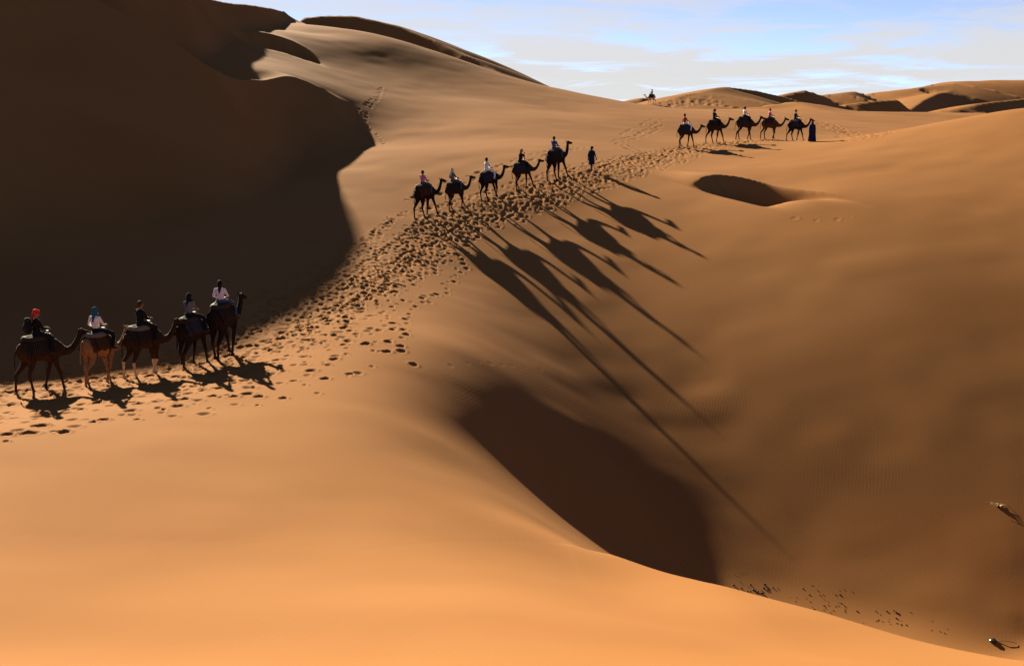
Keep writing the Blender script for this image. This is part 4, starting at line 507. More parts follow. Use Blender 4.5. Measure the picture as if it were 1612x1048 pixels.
# ------------------------------------------------------------------ builders for bodies
def simple_mat(name, col, rough=0.85, var=0.25, scale=25.0, spec=0.15, bump=0.0):
    m, nt, b = new_mat(name)
    N = nt.nodes.new; K = nt.links.new
    t = N('ShaderNodeTexCoord'); n = N('ShaderNodeTexNoise'); n.inputs['Scale'].default_value = scale; n.inputs['Detail'].default_value = 4
    K(t.outputs['Object'], n.inputs['Vector'])
    r = N('ShaderNodeValToRGB')
    r.color_ramp.elements[0].position = 0.3; r.color_ramp.elements[1].position = 0.7
    r.color_ramp.elements[0].color = tuple(c * (1 - var) for c in col) + (1,)
    r.color_ramp.elements[1].color = tuple(min(1, c * (1 + var)) for c in col) + (1,)
    K(n.outputs[0], r.inputs[0]); K(r.outputs[0], b.inputs['Base Color'])
    b.inputs['Roughness'].default_value = rough; b.inputs['Specular IOR Level'].default_value = spec
    if bump:
        bp = N('ShaderNodeBump'); bp.inputs['Strength'].default_value = bump; bp.inputs['Distance'].default_value = 0.02
        K(n.outputs[0], bp.inputs['Height']); K(bp.outputs[0], b.inputs['Normal'])
    return m

class Body:
    """Overlapping tapered limbs and ellipsoids, fused into one skin; every face keeps the tag of the piece it came from."""
    def __init__(self):
        self.v = []; self.f = []; self.segs = []; self.ells = []; self.tags = []
    def tag(self, t):
        if t not in self.tags: self.tags.append(t)
        return self.tags.index(t)
    def _sphere(self, M, nu=14, nv=9):
        b = len(self.v)
        self.v.append(M @ Vector((0, 0, 1)))
        for i in range(1, nv):
            a = math.pi * i / nv
            for j in range(nu):
                p = 2 * math.pi * j / nu
                self.v.append(M @ Vector((math.sin(a) * math.cos(p), math.sin(a) * math.sin(p), math.cos(a))))
        self.v.append(M @ Vector((0, 0, -1)))
        e = len(self.v) - 1
        for j in range(nu):
            k = (j + 1) % nu
            self.f.append((b, b + 1 + j, b + 1 + k))
            for i in range(nv - 2):
                r0 = b + 1 + i * nu; r1 = r0 + nu
                self.f.append((r0 + j, r1 + j, r1 + k, r0 + k))
            r0 = b + 1 + (nv - 2) * nu
            self.f.append((r0 + j, e, r0 + k))
    def ell(self, c, r, tag, rot=(0, 0, 0)):
        from mathutils import Euler
        M = Matrix.Translation(c) @ Euler(rot).to_matrix().to_4x4() @ Matrix.Diagonal((r[0], r[1], r[2], 1))
        self._sphere(M); self.ells.append((M.inverted(), min(r), self.tag(tag)))
    def chain(self, pts, tag, n=12):
        t = self.tag(tag)
        for k, p in enumerate(pts):
            c = Vector(p[:3]); self._sphere(Matrix.Translation(c) @ Matrix.Diagonal((p[3], p[3], p[3], 1)), n, 7)
            if k == 0: continue
            q = pts[k - 1]; a = Vector(q[:3]); d = c - a
            if d.length < 1e-6: continue
            Q = d.to_track_quat('Z', 'Y').to_matrix()
            b = len(self.v)
            for (o, r) in ((a, q[3]), (c, p[3])):
                for j in range(n):
                    an = 2 * math.pi * j / n
                    self.v.append(o + Q @ Vector((r * math.cos(an), r * math.sin(an), 0)))
            for j in range(n):
                k2 = (j + 1) % n
                self.f.append((b + j, b + k2, b + n + k2, b + n + j))
            self.f.append(tuple(range(b + n - 1, b - 1, -1))); self.f.append(tuple(range(b + n, b + 2 * n)))
            self.segs.append((np.array(a), np.array(c), q[3], p[3], t))
    def loft(self, st, tag, n=20):
        """stations (x, z, half width, half height) along x"""
        t = self.tag(tag); b = len(self.v)
        for (x, z, w, h) in st:
            for j in range(n):
                an = 2 * math.pi * j / n
                self.v.append(Vector((x, w * math.cos(an), z + h * math.sin(an))))
        for i in range(len(st) - 1):
            for j in range(n):
                k = (j + 1) % n
                self.f.append((b + i * n + j, b + (i + 1) * n + j, b + (i + 1) * n + k, b + i * n + k))
        self.f.append(tuple(b + j for j in range(n))); e = b + (len(st) - 1) * n
        self.f.append(tuple(e + j for j in range(n - 1, -1, -1)))
        for i in range(len(st) - 1):
            a, c = st[i], st[i + 1]
            self.segs.append((np.array((a[0], 0, a[1])), np.array((c[0], 0, c[1])), (a[2] + a[3]) / 2, (c[2] + c[3]) / 2, t))
    def build(self, name, voxel, smooth=4, deci=1.0):
        me = bpy.data.meshes.new(name + '_raw'); me.from_pydata([tuple(p) for p in self.v], [], self.f)
        bm = bmesh.new(); bm.from_mesh(me); bmesh.ops.recalc_face_normals(bm, faces=bm.faces); bm.to_mesh(me); bm.free()
        ob = bpy.data.objects.new(name + '_raw', me); COL.objects.link(ob)
        md = ob.modifiers.new('fuse', 'REMESH'); md.mode = 'VOXEL'; md.voxel_size = voxel
        sm = ob.modifiers.new('smooth', 'SMOOTH'); sm.factor = 0.5; sm.iterations = smooth
        if deci < 1:
            dc = ob.modifiers.new('lighter', 'DECIMATE'); dc.ratio = deci
        dg = bpy.context.evaluated_depsgraph_get()
        out = bpy.data.meshes.new_from_object(ob.evaluated_get(dg)); out.name = name
        bpy.data.objects.remove(ob); bpy.data.meshes.remove(me)
        n = len(out.polygons); c = np.empty(n * 3, np.float32); out.polygons.foreach_get('center', c); c = c.reshape(-1, 3).astype(float)
        best = np.full(n, 1e9); idx = np.zeros(n, np.int32)
        for a, b, r0, r1, t in self.segs:
            d = b - a; u = np.clip(((c - a) @ d) / (d @ d), 0, 1)
            s = np.linalg.norm(c - a - u[:, None] * d, axis=1) - (r0 + u * (r1 - r0))
            m = s < best; best[m] = s[m]; idx[m] = t
        for Mi, rm, t in self.ells:
            Mi = np.array(Mi); q = c @ Mi[:3, :3].T + Mi[:3, 3]
            s = (np.linalg.norm(q, axis=1) - 1) * rm
            m = s < best; best[m] = s[m]; idx[m] = t
        out.polygons.foreach_set('material_index', idx); out.polygons.foreach_set('use_smooth', np.ones(n, bool))
        out['tags'] = self.tags
        return out

def dress(me_obj, cols):
    """one material for each tag, on the object so that copies share the mesh"""
    me = me_obj.data; tags = list(me['tags'])
    while len(me.materials) < len(tags): me.materials.append(None)
    for i, t in enumerate(tags):
        me_obj.material_slots[i].link = 'OBJECT'; me_obj.material_slots[i].material = cols[t]
def link(name, me, parent=None):
    o = bpy.data.objects.new(name, me); COL.objects.link(o); o.parent = parent
    return o
def tube_mesh(name, paths, n=10, mat=None):
    """closed tubes along (x, y, z, r) paths, one mesh"""
    bm = bmesh.new()
    for pts in paths:
        rings = []
        for k, p in enumerate(pts):
            a = Vector(pts[max(k - 1, 0)][:3]); b = Vector(pts[min(k + 1, len(pts) - 1)][:3])
            Q = (b - a).to_track_quat('Z', 'Y').to_matrix(); c = Vector(p[:3])
            rings.append([bm.verts.new(c + Q @ Vector((p[3] * math.cos(2 * math.pi * j / n), p[3] * math.sin(2 * math.pi * j / n), 0))) for j in range(n)])
        for r0, r1 in zip(rings[:-1], rings[1:]):
            for j in range(n): bm.faces.new((r0[j], r0[(j + 1) % n], r1[(j + 1) % n], r1[j]))
        bm.faces.new(rings[0][::-1]); bm.faces.new(rings[-1])
    me = bpy.data.meshes.new(name); bm.to_mesh(me); bm.free()
    for p in me.polygons: p.use_smooth = True
    if mat: me.materials.append(mat)
    return me
def grid_mesh(name, rows, mat=None, thick=0.0, closed=False):
    bm = bmesh.new()
    vs = [[bm.verts.new(p) for p in r] for r in rows]
    m = len(rows[0])
    for a, b in zip(vs[:-1], vs[1:]):
        for j in range(m if closed else m - 1):
            k = (j + 1) % m
            bm.faces.new((a[j], a[k], b[k], b[j]))
    if thick:
        bmesh.ops.recalc_face_normals(bm, faces=bm.faces)
        bmesh.ops.solidify(bm, geom=bm.faces[:], thickness=thick)
    me = bpy.data.meshes.new(name); bm.to_mesh(me); bm.free()
    for p in me.polygons: p.use_smooth = True
    if mat: me.materials.append(mat)
    return me
# ------------------------------------------------------------------ camels (local: +x forward, feet at z = 0)
def camel_mesh(name, phase, neck):
    B = Body()
    B.loft([(-.80, 1.50, .10, .14), (-.74, 1.50, .19, .25), (-.60, 1.50, .27, .34), (-.35, 1.51, .32, .37), (-.05, 1.50, .35, .40), (.22, 1.48, .36, .43), (.45, 1.46, .32, .44), (.62, 1.45, .25, .38), (.74, 1.46, .16, .26), (.80, 1.46, .08, .14)], 'coat')
    B.ell((-.06, 0, 1.76), (.40, .22, .25), 'coat')
    # neck and head
    nk = {'level': [(.62, 1.50, .25), (.84, 1.36, .185), (1.04, 1.34, .145), (1.22, 1.44, .118), (1.36, 1.62, .102), (1.46, 1.82, .092), (1.50, 1.93, .088)],
          'high': [(.62, 1.52, .25), (.82, 1.42, .185), (.99, 1.46, .145), (1.12, 1.60, .118), (1.21, 1.80, .102), (1.27, 1.99, .092), (1.30, 2.10, .088)],
          'low': [(.62, 1.48, .25), (.86, 1.30, .185), (1.08, 1.25, .145), (1.28, 1.32, .118), (1.44, 1.46, .102), (1.56, 1.63, .092), (1.61, 1.72, .088)]}[neck]
    B.chain([(x, 0, z, r) for x, z, r in nk], 'neck')
    hx, hz = nk[-1][0], nk[-1][1]
    B.ell((hx + .05, 0, hz + .07), (.14, .095, .105), 'head', (0, .15, 0))
    B.chain([(hx + .06, 0, hz + .06, .090), (hx + .20, 0, hz + .03, .072), (hx + .33, 0, hz - .015, .060), (hx + .41, 0, hz - .045, .056)], 'head')
    B.chain([(hx + .10, 0, hz - .02, .055), (hx + .28, 0, hz - .065, .042), (hx + .38, 0, hz - .085, .036)], 'head')
    for s in (-1, 1):
        B.ell((hx + .15, s * .078, hz + .10), (.045, .022, .026), 'head')
        B.ell((hx + .16, s * .086, hz + .088), (.020, .016, .018), 'eye')
        B.chain([(hx - .02, s * .075, hz + .14, .030), (hx - .06, s * .105, hz + .21, .024), (hx - .07, s * .11, hz + .235, .014)], 'head', 8)
        B.ell((hx + .425, s * .025, hz - .02), (.018, .014, .016), 'eye')
    # legs
    fl, fr, hl, hr = phase
    for s, (sw, li), (hw, hli) in ((1, fl, hl), (-1, fr, hr)):
        B.chain([(.50, s * .17, 1.42, .17), (.46, s * .20, 1.12, .112), (.465 + .22 * sw, s * .20, .88, .082), (.49 + .52 * sw + .35 * li, s * .195, .60 + .45 * li, .068)], 'coat')
        B.chain([(.49 + .52 * sw + .35 * li, s * .195, .60 + .45 * li, .068), (.48 + .78 * sw, s * .19, .34 + .7 * li, .047), (.47 + .97 * sw - .25 * li, s * .19, .11 + li, .048)], 'leg')
        B.ell((.51 + sw - .28 * li, s * .19, .045 + li * .95), (.115, .095, .05), 'foot', (0, 1.0 * li, 0))
        B.chain([(-.50, s * .15, 1.44, .22), (-.40 + .12 * hw, s * .20, 1.12, .15), (-.50 + .35 * hw, s * .20, .88, .095), (-.645 + .62 * hw, s * .195, .66 + .4 * hli, .066)], 'coat')
        B.chain([(-.645 + .62 * hw, s * .195, .66 + .4 * hli, .066), (-.625 + .82 * hw, s * .19, .36 + .7 * hli, .046), (-.61 + .97 * hw - .1 * hli, s * .19, .11 + hli, .048)], 'leg')
        B.ell((-.57 + hw - .12 * hli, s * .19, .045 + hli * .95), (.115, .095, .05), 'foot', (0, .9 * hli, 0))
    B.chain([(-.76, 0, 1.62, .05), (-.86, 0, 1.50, .032), (-.90, .01, 1.25, .026), (-.90, .02, 1.02, .034), (-.90, .02, .88, .022)], 'tail', 8)
    me = B.build(name, 0.021, 5)
    return me, (hx, hz)

STRIDES = {'a': ((.27, 0), (-.25, 0), (.24, 0), (-.27, 0)), 'b': ((-.26, 0), (.26, 0), (-.25, 0), (.24, .0)),
           'c': ((.10, 0), (-.12, .14), (-.16, 0), (.14, 0)), 'd': ((-.20, 0), (.20, 0), (.20, .12), (-.22, 0))}
CAMELS = {}
for nm, ph, nk in (('ahigh', 'a', 'high'), ('blevel', 'b', 'level'), ('clevel', 'c', 'level'), ('dlow', 'd', 'low'), ('alevel', 'a', 'level'), ('bhigh', 'b', 'high')):
    CAMELS[nm] = camel_mesh('camel_body', STRIDES[ph], nk)

M_STRAP = simple_mat('worn leather strap', (.035, .018, .010), .7)
M_BAR = simple_mat('dark iron bar', (.05, .045, .04), .5, spec=.4)
def blanket_material(name, c1, c2):
    m, nt, b = new_mat(name); N = nt.nodes.new; K = nt.links.new
    t = N('ShaderNodeTexCoord'); w = N('ShaderNodeTexWave'); w.bands_direction = 'X'; w.inputs['Scale'].default_value = 5.0; w.inputs['Distortion'].default_value = 0.6
    K(t.outputs['Object'], w.inputs[0])
    r = N('ShaderNodeValToRGB'); r.color_ramp.interpolation = 'CONSTANT'
    r.color_ramp.elements[0].color = c1 + (1,); r.color_ramp.elements[1].position = .72; r.color_ramp.elements[1].color = c2 + (1,)
    K(w.outputs[0], r.inputs[0]); K(r.outputs[0], b.inputs['Base Color']); b.inputs['Roughness'].default_value = .95; b.inputs['Specular IOR Level'].default_value = .05
    return m
BLANKETS = [blanket_material('maroon striped blanket', (.045, .010, .010), (.10, .05, .02)), blanket_material('indigo striped blanket', (.012, .014, .035), (.06, .05, .05)),
            blanket_material('brown striped blanket', (.035, .018, .010), (.09, .045, .02)), blanket_material('charcoal striped blanket', (.014, .012, .012), (.05, .03, .025))]
PADS = [simple_mat('dark canvas pad', (.03, .022, .018)), simple_mat('faded grey pad', (.13, .115, .10)), simple_mat('brown hide pad', (.06, .03, .016))]
SADDLES = {}
def saddle_meshes(key):
    if key in SADDLES: return SADDLES[key]
    me, (hx, hz) = CAMELS[key]
    bv = BVHTree.FromPolygons([v.co.copy() for v in me.vertices], [tuple(p.vertices) for p in me.polygons])
    rr = random.Random(3)
    def skin(x, an, off):
        c = Vector((x, 0, 1.52)); d = Vector((0, math.sin(an), math.cos(an)))
        hit = bv.ray_cast(c + d * 1.2, -d)
        r = (hit[0] - c).length if hit[0] else 0.35
        return c + d * (r + off)
    rows = []
    for i in range(27):
        x = -.62 + 1.02 * i / 26
        row = []
        for j in range(33):
            a = (j / 32 - .5) * 2
            an = a * math.radians(112 + 6 * math.sin(i * .9) + 3 * math.sin(i * 2.3))
            fold = .012 * math.sin(i * 1.4 + 2 * a) * abs(a) + .010 * math.sin(a * 14)
            row.append(skin(x, an, .050 + fold + .03 * max(0, abs(a) - .7)))
        rows.append(row)
    blanket = grid_mesh('saddle_blanket', rows, None, 0.012)
    # stuffed bolster lying round the hump
    pts = []
    for k in range(25):
        u = 2 * math.pi * k / 24
        x = -.08 + .44 * math.cos(u); y = .23 * math.sin(u)
        an = math.atan2(y, .42)
        p = skin(x, an, .085)
        pts.append((p.x, p.y, p.z, .100 + .012 * math.sin(3 * u)))
    pad = tube_mesh('saddle_pad', [pts], 10)
    fr = skin(.34, 0, .07)
    post = [[(fr.x - .02, 0, fr.z - .06, .016), (fr.x, 0, fr.z + .10, .016), (fr.x + .01, 0, fr.z + .17, .016)]]
    bar = [[(fr.x + .01, -.17, fr.z + .17, .014), (fr.x + .01, 0, fr.z + .175, .014), (fr.x + .01, .17, fr.z + .17, .014)]]
    handle = tube_mesh('saddle_handle', bar, 8); postm = tube_mesh('handle_post', post, 8)
    girth = []
    for x in (.30, -.42):
        girth.append(tube_mesh('girth_strap', [[(*(skin(x, 2 * math.pi * k / 28, .022 if 110 < k * 360 / 28 < 250 else .075)), .014) for k in range(29)]], 6))
    def ring(x, z, ry, rz, tilt):
        return [(x + tilt * rz * math.sin(2 * math.pi * k / 16), ry * math.cos(2 * math.pi * k / 16), z + rz * math.sin(2 * math.pi * k / 16), .009) for k in range(17)]
    halter = tube_mesh('halter', [ring(hx + .27, hz - .02, .078, .10, -.2)], 6)
    halter2 = tube_mesh('head_strap', [ring(hx + .04, hz + .04, .106, .135, .25)], 6)
    SADDLES[key] = ((blanket, pad, handle, postm, girth[0], girth[1], halter, halter2), None, None, None, None, fr)
    return SADDLES[key]

def coat(name, c, dark=.6):
    return simple_mat(name, c, .9, .3, 9.0, .08, .3)
COATS = {k: coat(k + ' camel hair', v) for k, v in {'dark brown': (.036, .018, .010), 'brown': (.075, .036, .017), 'tan': (.24, .125, .058), 'pale': (.45, .32, .20), 'black brown': (.018, .011, .008)}.items()}
M_EYE = simple_mat('dark eye', (.008, .006, .005), .2, .1, 5, .5)

def make_camel(key, loc, heading, pitch, body, leg, head, blanket, pad, label, group, scale=1.0):
    t = bpy.data.objects.new('camel', None); COL.objects.link(t)
    t.empty_display_size = .3
    t.location = loc; t.rotation_mode = 'XYZ'
    t.matrix_world = Matrix.Translation(loc) @ Matrix.Rotation(heading, 4, 'Z') @ Matrix.Rotation(-pitch, 4, 'Y') @ Matrix.Scale(scale, 4)
    t['label'] = label; t['category'] = 'camel'; t['group'] = group
    o = link('body', CAMELS[key][0], t)
    dress(o, {'coat': COATS[body], 'neck': COATS[body], 'head': COATS[head], 'leg': COATS[leg], 'foot': COATS[leg], 'tail': COATS[body], 'eye': M_EYE})
    for me, nm, mt in zip(saddle_meshes(key)[0], ('saddle_blanket', 'saddle_pad', 'saddle_handle', 'handle_post', 'girth_strap', 'girth_strap', 'halter', 'head_strap'), (blanket, pad, M_BAR, M_BAR) + (M_STRAP,) * 4):
        c = link(nm, me, t)
        if not me.materials: me.materials.append(None)
        c.material_slots[0].link = 'OBJECT'; c.material_slots[0].material = mt
    return t
# ------------------------------------------------------------------ people
def add_head(B, c, yaw=0.0, nod=0.0):
    """c = centre of the skull; face towards +x"""
    R = Matrix.Rotation(yaw, 3, 'Z') @ Matrix.Rotation(nod, 3, 'Y')
    w = lambda x, y, z: tuple(Vector(c) + R @ Vector((x, y, z)))
    rot = (0, nod, yaw)
    B.ell(w(0, 0, 0), (.098, .077, .112), 'skin', rot)
    B.ell(w(.035, 0, -.055), (.064, .058, .068), 'skin', rot)
    B.chain([(*w(.088, 0, .018), .012), (*w(.108, 0, -.018), .016), (*w(.098, 0, -.026), .013)], 'skin', 8)
    B.chain([(*w(.080, -.035, .030), .014), (*w(.088, 0, .032), .014), (*w(.080, .035, .030), .014)], 'skin', 8)
    for s in (-1, 1):
        B.ell(w(.086, s * .032, .008), (.012, .013, .010), 'eye', rot)
        B.ell(w(-.005, s * .080, -.012), (.022, .012, .032), 'skin', rot)
    B.ell(w(.088, 0, -.062), (.014, .026, .008), 'lip', rot)
    return w, rot
def add_hand(B, wrist, direction, side, curl, tag='skin'):
    """palm, four unequal fingers and a thumb leaving the side of the palm"""
    d = Vector(direction).normalized(); up = Vector((0, 0, 1)); lat = d.cross(up)
    if lat.length < .1: lat = Vector((0, 1, 0))
    lat.normalize(); nrm = lat.cross(d)
    w = Vector(wrist)
    B.chain([(*w, .030), (*(w + d * .045), .036), (*(w + d * .085), .034)], tag, 8)
    for k, ln in enumerate((.070, .080, .074, .058)):
        o = w + d * .09 + lat * (.030 - .020 * k)
        p1 = o + d * ln * .5 - nrm * curl * ln * .25; p2 = o + d * ln * (.85 - .5 * curl) - nrm * curl * ln * .8
        B.chain([(*o, .0115), (*p1, .0105), (*p2, .009)], tag, 6)
    o = w + d * .035 + lat * side * .034
    B.chain([(*o, .013), (*(o + d * .035 + lat * side * .022 - nrm * .01), .012), (*(o + d * .062 + lat * side * .014 - nrm * .02), .010)], tag, 6)

def rider_mesh(pose, sleeve):
    B = Body()
    lean = {'upright': 0.0, 'relaxed': -.05, 'forward': .10}[pose]
    k = lambda z: lean * z * 1.6
    B.ell((0, 0, .10), (.15, .175, .13), 'trousers'); B.ell((k(.27) - .01, 0, .26), (.115, .15, .14), 'top'); B.ell((k(.43) - .005, 0, .43), (.125, .18, .165), 'top')
    B.chain([(k(.5), -.13, .53, .062), (k(.5), 0, .55, .07), (k(.5), .13, .53, .062)], 'top')
    B.chain([(k(.56), 0, .57, .058), (k(.64) + .015, 0, .66, .052)], 'skin')
    hc = (k(.75) + .035, 0, .765)
    add_head(B, hc, {'upright': 0, 'relaxed': .35, 'forward': -.1}[pose], {'upright': 0, 'relaxed': 0, 'forward': .25}[pose])
    for s in (-1, 1):
        sh = (k(.52), s * .185, .52)
        if pose == 'relaxed' and s == 1:
            el = (-.06, .27, .28); wr = (.16, .24, .14); dr = (.8, .1, -.3)
        elif pose == 'forward' and s == -1:
            el = (.20, -.24, .36); wr = (.27, -.09, .55); dr = (.2, .1, 1)
        else:
            el = (.11 + k(.3), s * .245, .29); wr = (.31 + k(.2), s * .105, .245); dr = (.95, -s * .12, -.05)
        B.chain([(*sh, .064), (*[(a + b) / 2 for a, b in zip(sh, el)], .054), (*el, .045)], 'top')
        B.chain([(*el, .044), (*wr, .031)], 'top' if sleeve == 'long' else 'skin')
        add_hand(B, wr, dr, -s, .8)
        B.chain([(.02, s * .10, .08, .105), (.20, s * .24, .04, .088), (.37, s * .345, -.04, .068)], 'trousers')
        B.chain([(.37, s * .345, -.04, .068), (.33, s * .415, -.24, .060), (.26, s * .455, -.46, .043)], 'trousers')
        B.chain([(.24, s * .455, -.50, .045), (.33, s * .465, -.535, .042), (.45, s * .475, -.53, .034)], 'shoe')
    return B.build('person', 0.0125, 3), hc
def walker_mesh():
    B = Body()
    B.ell((0, 0, .95), (.13, .165, .13), 'trousers'); B.ell((.0, 0, 1.12), (.11, .145, .14), 'top'); B.ell((.02, 0, 1.28), (.12, .175, .16), 'top')
    B.chain([(.02, -.13, 1.40, .06), (.02, 0, 1.42, .068), (.02, .13, 1.40, .06)], 'top')
    B.chain([(.025, 0, 1.44, .056), (.035, 0, 1.52, .050)], 'skin')
    hc = (.055, 0, 1.625); add_head(B, hc, 0, .08)
    for s in (-1, 1):
        f = .14 * s
        el = (.02 - f * .6, s * .24, 1.12); wr = (.10 - f * 1.2, s * .25, .88)
        B.chain([(.02, s * .18, 1.39, .062), (*el, .046)], 'top'); B.chain([(*el, .045), (*wr, .032)], 'top')
        add_hand(B, wr, (.25, 0, -1), -s, .35)
        B.chain([(0, s * .09, .92, .10), (.02 + f * .9, s * .10, .50, .068)], 'trousers')
        B.chain([(.02 + f * .9, s * .10, .50, .066), (-.02 + f * 1.7, s * .10, .10, .042)], 'trousers')
        B.chain([(-.04 + f * 1.7, s * .10, .045, .044), (.06 + f * 1.7, s * .105, .04, .043), (.17 + f * 1.7, s * .11, .032, .034)], 'shoe')
    return B.build('person', 0.0125, 3), hc
RIDERS = {(p, s): rider_mesh(p, s) for p, s in (('upright', 'long'), ('relaxed', 'short'), ('forward', 'long'), ('relaxed', 'long'), ('upright', 'short'))}
WALKER = walker_mesh()

CL = {}
def cloth(name, c):
    if name not in CL: CL[name] = simple_mat(name + ' cloth', c, .95, .18, 18, .05, .15)
    return CL[name]
SKIN = [simple_mat('tanned skin', (.30, .15, .085), .7, .1, 12, .12), simple_mat('brown skin', (.14, .065, .035), .7, .1, 12, .12)]
M_LIP = simple_mat('lips', (.22, .07, .05), .6); M_SHOE = simple_mat('dark shoe', (.03, .02, .016), .8)
HAIR = {'black': simple_mat('black hair', (.012, .009, .008), .8, .3, 60, .05), 'brown': simple_mat('brown hair', (.06, .028, .014), .8, .3, 60, .05), 'fair': simple_mat('fair hair', (.30, .18, .08), .8, .3, 60, .05)}
HEADWEAR = {}
def headwear_mesh(kind):
    """modelled round a skull centred at the origin, face +x"""
    if kind in HEADWEAR: return HEADWEAR[kind]
    B = Body()
    if kind in ('short_hair', 'long_hair'):
        B.ell((-.022, 0, .028), (.100, .090, .105), 'a'); B.ell((-.05, 0, -.02), (.072, .085, .085), 'a')
        for s in (-1, 1): B.ell((-.01, s * .062, .02), (.055, .03, .06), 'a')
        if kind == 'long_hair':
            B.chain([(-.075, 0, -.02, .070), (-.105, 0, -.12, .062), (-.125, .01, -.24, .048), (-.13, .015, -.33, .026)], 'a')
    elif kind == 'turban':
        B.ell((-.01, 0, .055), (.108, .098, .085), 'a')
        for i in range(5):
            z = .015 + .022 * i; R = .108 - .004 * i * i * .6
            B.chain([(R * math.cos(u) * 1.02 - .008, R * .92 * math.sin(u), z + .018 * math.sin(u + i * 1.3), .024) for u in [2 * math.pi * q / 14 for q in range(15)]], 'a', 7)
        B.chain([(-.10, .02, .02, .035), (-.125, .035, -.10, .034), (-.12, .045, -.22, .028)], 'a')
    elif kind == 'scarf':
        B.ell((-.018, 0, .018), (.112, .095, .122), 'a'); B.ell((-.04, 0, -.07), (.095, .095, .095), 'a')
        B.chain([(.05, -.055, -.11, .035), (.0, -.09, -.13, .042), (-.07, 0, -.145, .055), (.0, .09, -.13, .042), (.05, .055, -.11, .035), (.06, 0, -.125, .035)], 'a')
        B.chain([(-.09, .01, -.12, .055), (-.13, .015, -.26, .045), (-.135, .02, -.36, .03)], 'a')
    elif kind == 'cap':
        B.ell((-.01, 0, .045), (.108, .088, .082), 'a'); B.ell((.105, 0, .045), (.075, .070, .012), 'a', (0, .15, 0))
    elif kind == 'hat':
        B.ell((-.01, 0, .07), (.100, .088, .075), 'a'); B.ell((-.005, 0, .045), (.185, .17, .016), 'a')
    HEADWEAR[kind] = B.build(kind, .0085, 3)
    return HEADWEAR[kind]
HEAD_NAMES = {'short_hair': 'hair', 'long_hair': 'hair', 'turban': 'head_scarf', 'scarf': 'head_scarf', 'cap': 'cap', 'hat': 'sun_hat'}
def put_headwear(person, hc, kind, mat, yaw=0):
    h = link(HEAD_NAMES[kind], headwear_mesh(kind), person)
    h.location = hc; h.rotation_euler = (0, 0, yaw)
    dress(h, {'a': mat})
    return h
def make_rider(seat_matrix, pose, sleeve, top, trousers, head, label, group, skin=0):
    me, hc = RIDERS[(pose, sleeve)]
    o = link('person', me); o.matrix_world = seat_matrix
    dress(o, {'top': top, 'trousers': trousers, 'skin': SKIN[skin], 'eye': M_EYE, 'lip': M_LIP, 'shoe': M_SHOE})
    o['label'] = label; o['category'] = 'person'; o['group'] = group
    for kind, mat in head: put_headwear(o, hc, kind, mat, .3 if pose == 'relaxed' else 0)
    return o
def robe_mesh(length, flare):
    rows = []
    for i in range(22):
        v = i / 21; z = 1.43 - (1.43 - length) * v
        rx = (.10 + .06 * min(1, v * 6)) + flare * v * .8; ry = (.12 + .085 * min(1, v * 6)) + flare * v
        rows.append([(rx * math.cos(u) * (1 + .05 * v * math.sin(7 * u + 1)) + .03 * v * math.sin(3 * v), ry * math.sin(u) * (1 + .06 * v * math.sin(9 * u + 4 * v)), z + .02 * v * math.sin(4 * u)) for u in [2 * math.pi * k / 40 for k in range(40)]])
    return grid_mesh('robe', rows, None, .012, True)
def make_walker(loc, heading, robe, cloth_mat, head, label, group):
    me, hc = WALKER
    o = link('person', me); o.matrix_world = Matrix.Translation(loc) @ Matrix.Rotation(heading, 4, 'Z')
    dress(o, {'top': cloth_mat, 'trousers': cloth_mat, 'skin': SKIN[1], 'eye': M_EYE, 'lip': M_LIP, 'shoe': M_SHOE})
    o['label'] = label; o['category'] = 'person'; o['group'] = group
    r = link('robe', robe, o); 
    if not robe.materials: robe.materials.append(cloth_mat)
    for kind, mat in head: put_headwear(o, hc, kind, mat)
    return o
# ------------------------------------------------------------------ the caravan
def slope_along(p, h, d=0.6):
    dx, dy = math.cos(h) * d, math.sin(h) * d
    return math.atan2(ground_z(p.x + dx, p.y + dy) - ground_z(p.x - dx, p.y - dy), 2 * d)
white = cloth('white', (.72, .70, .70)); lilac = cloth('lilac white', (.62, .56, .66)); black = cloth('black', (.012, .012, .014)); navy = cloth('navy', (.012, .018, .05))
blue = cloth('blue', (.03, .09, .24)); denim = cloth('denim', (.05, .07, .12)); pink = cloth('pink', (.50, .17, .24)); red = cloth('red', (.50, .02, .025)); teal = cloth('blue green', (.02, .10, .16))
grey = cloth('grey', (.14, .14, .15)); sandc = cloth('cream', (.55, .45, .32)); rust = cloth('rust', (.28, .06, .05)); indigo = cloth('indigo', (.012, .016, .055))
NEAR = 'camels of the nearest file at the left'; MID = 'camels of the middle file with long shadows'; FAR = 'camels of the far file under the skyline'
NR_, MR_, FR_ = 'riders of the nearest file', 'riders of the middle file', 'riders of the far file'
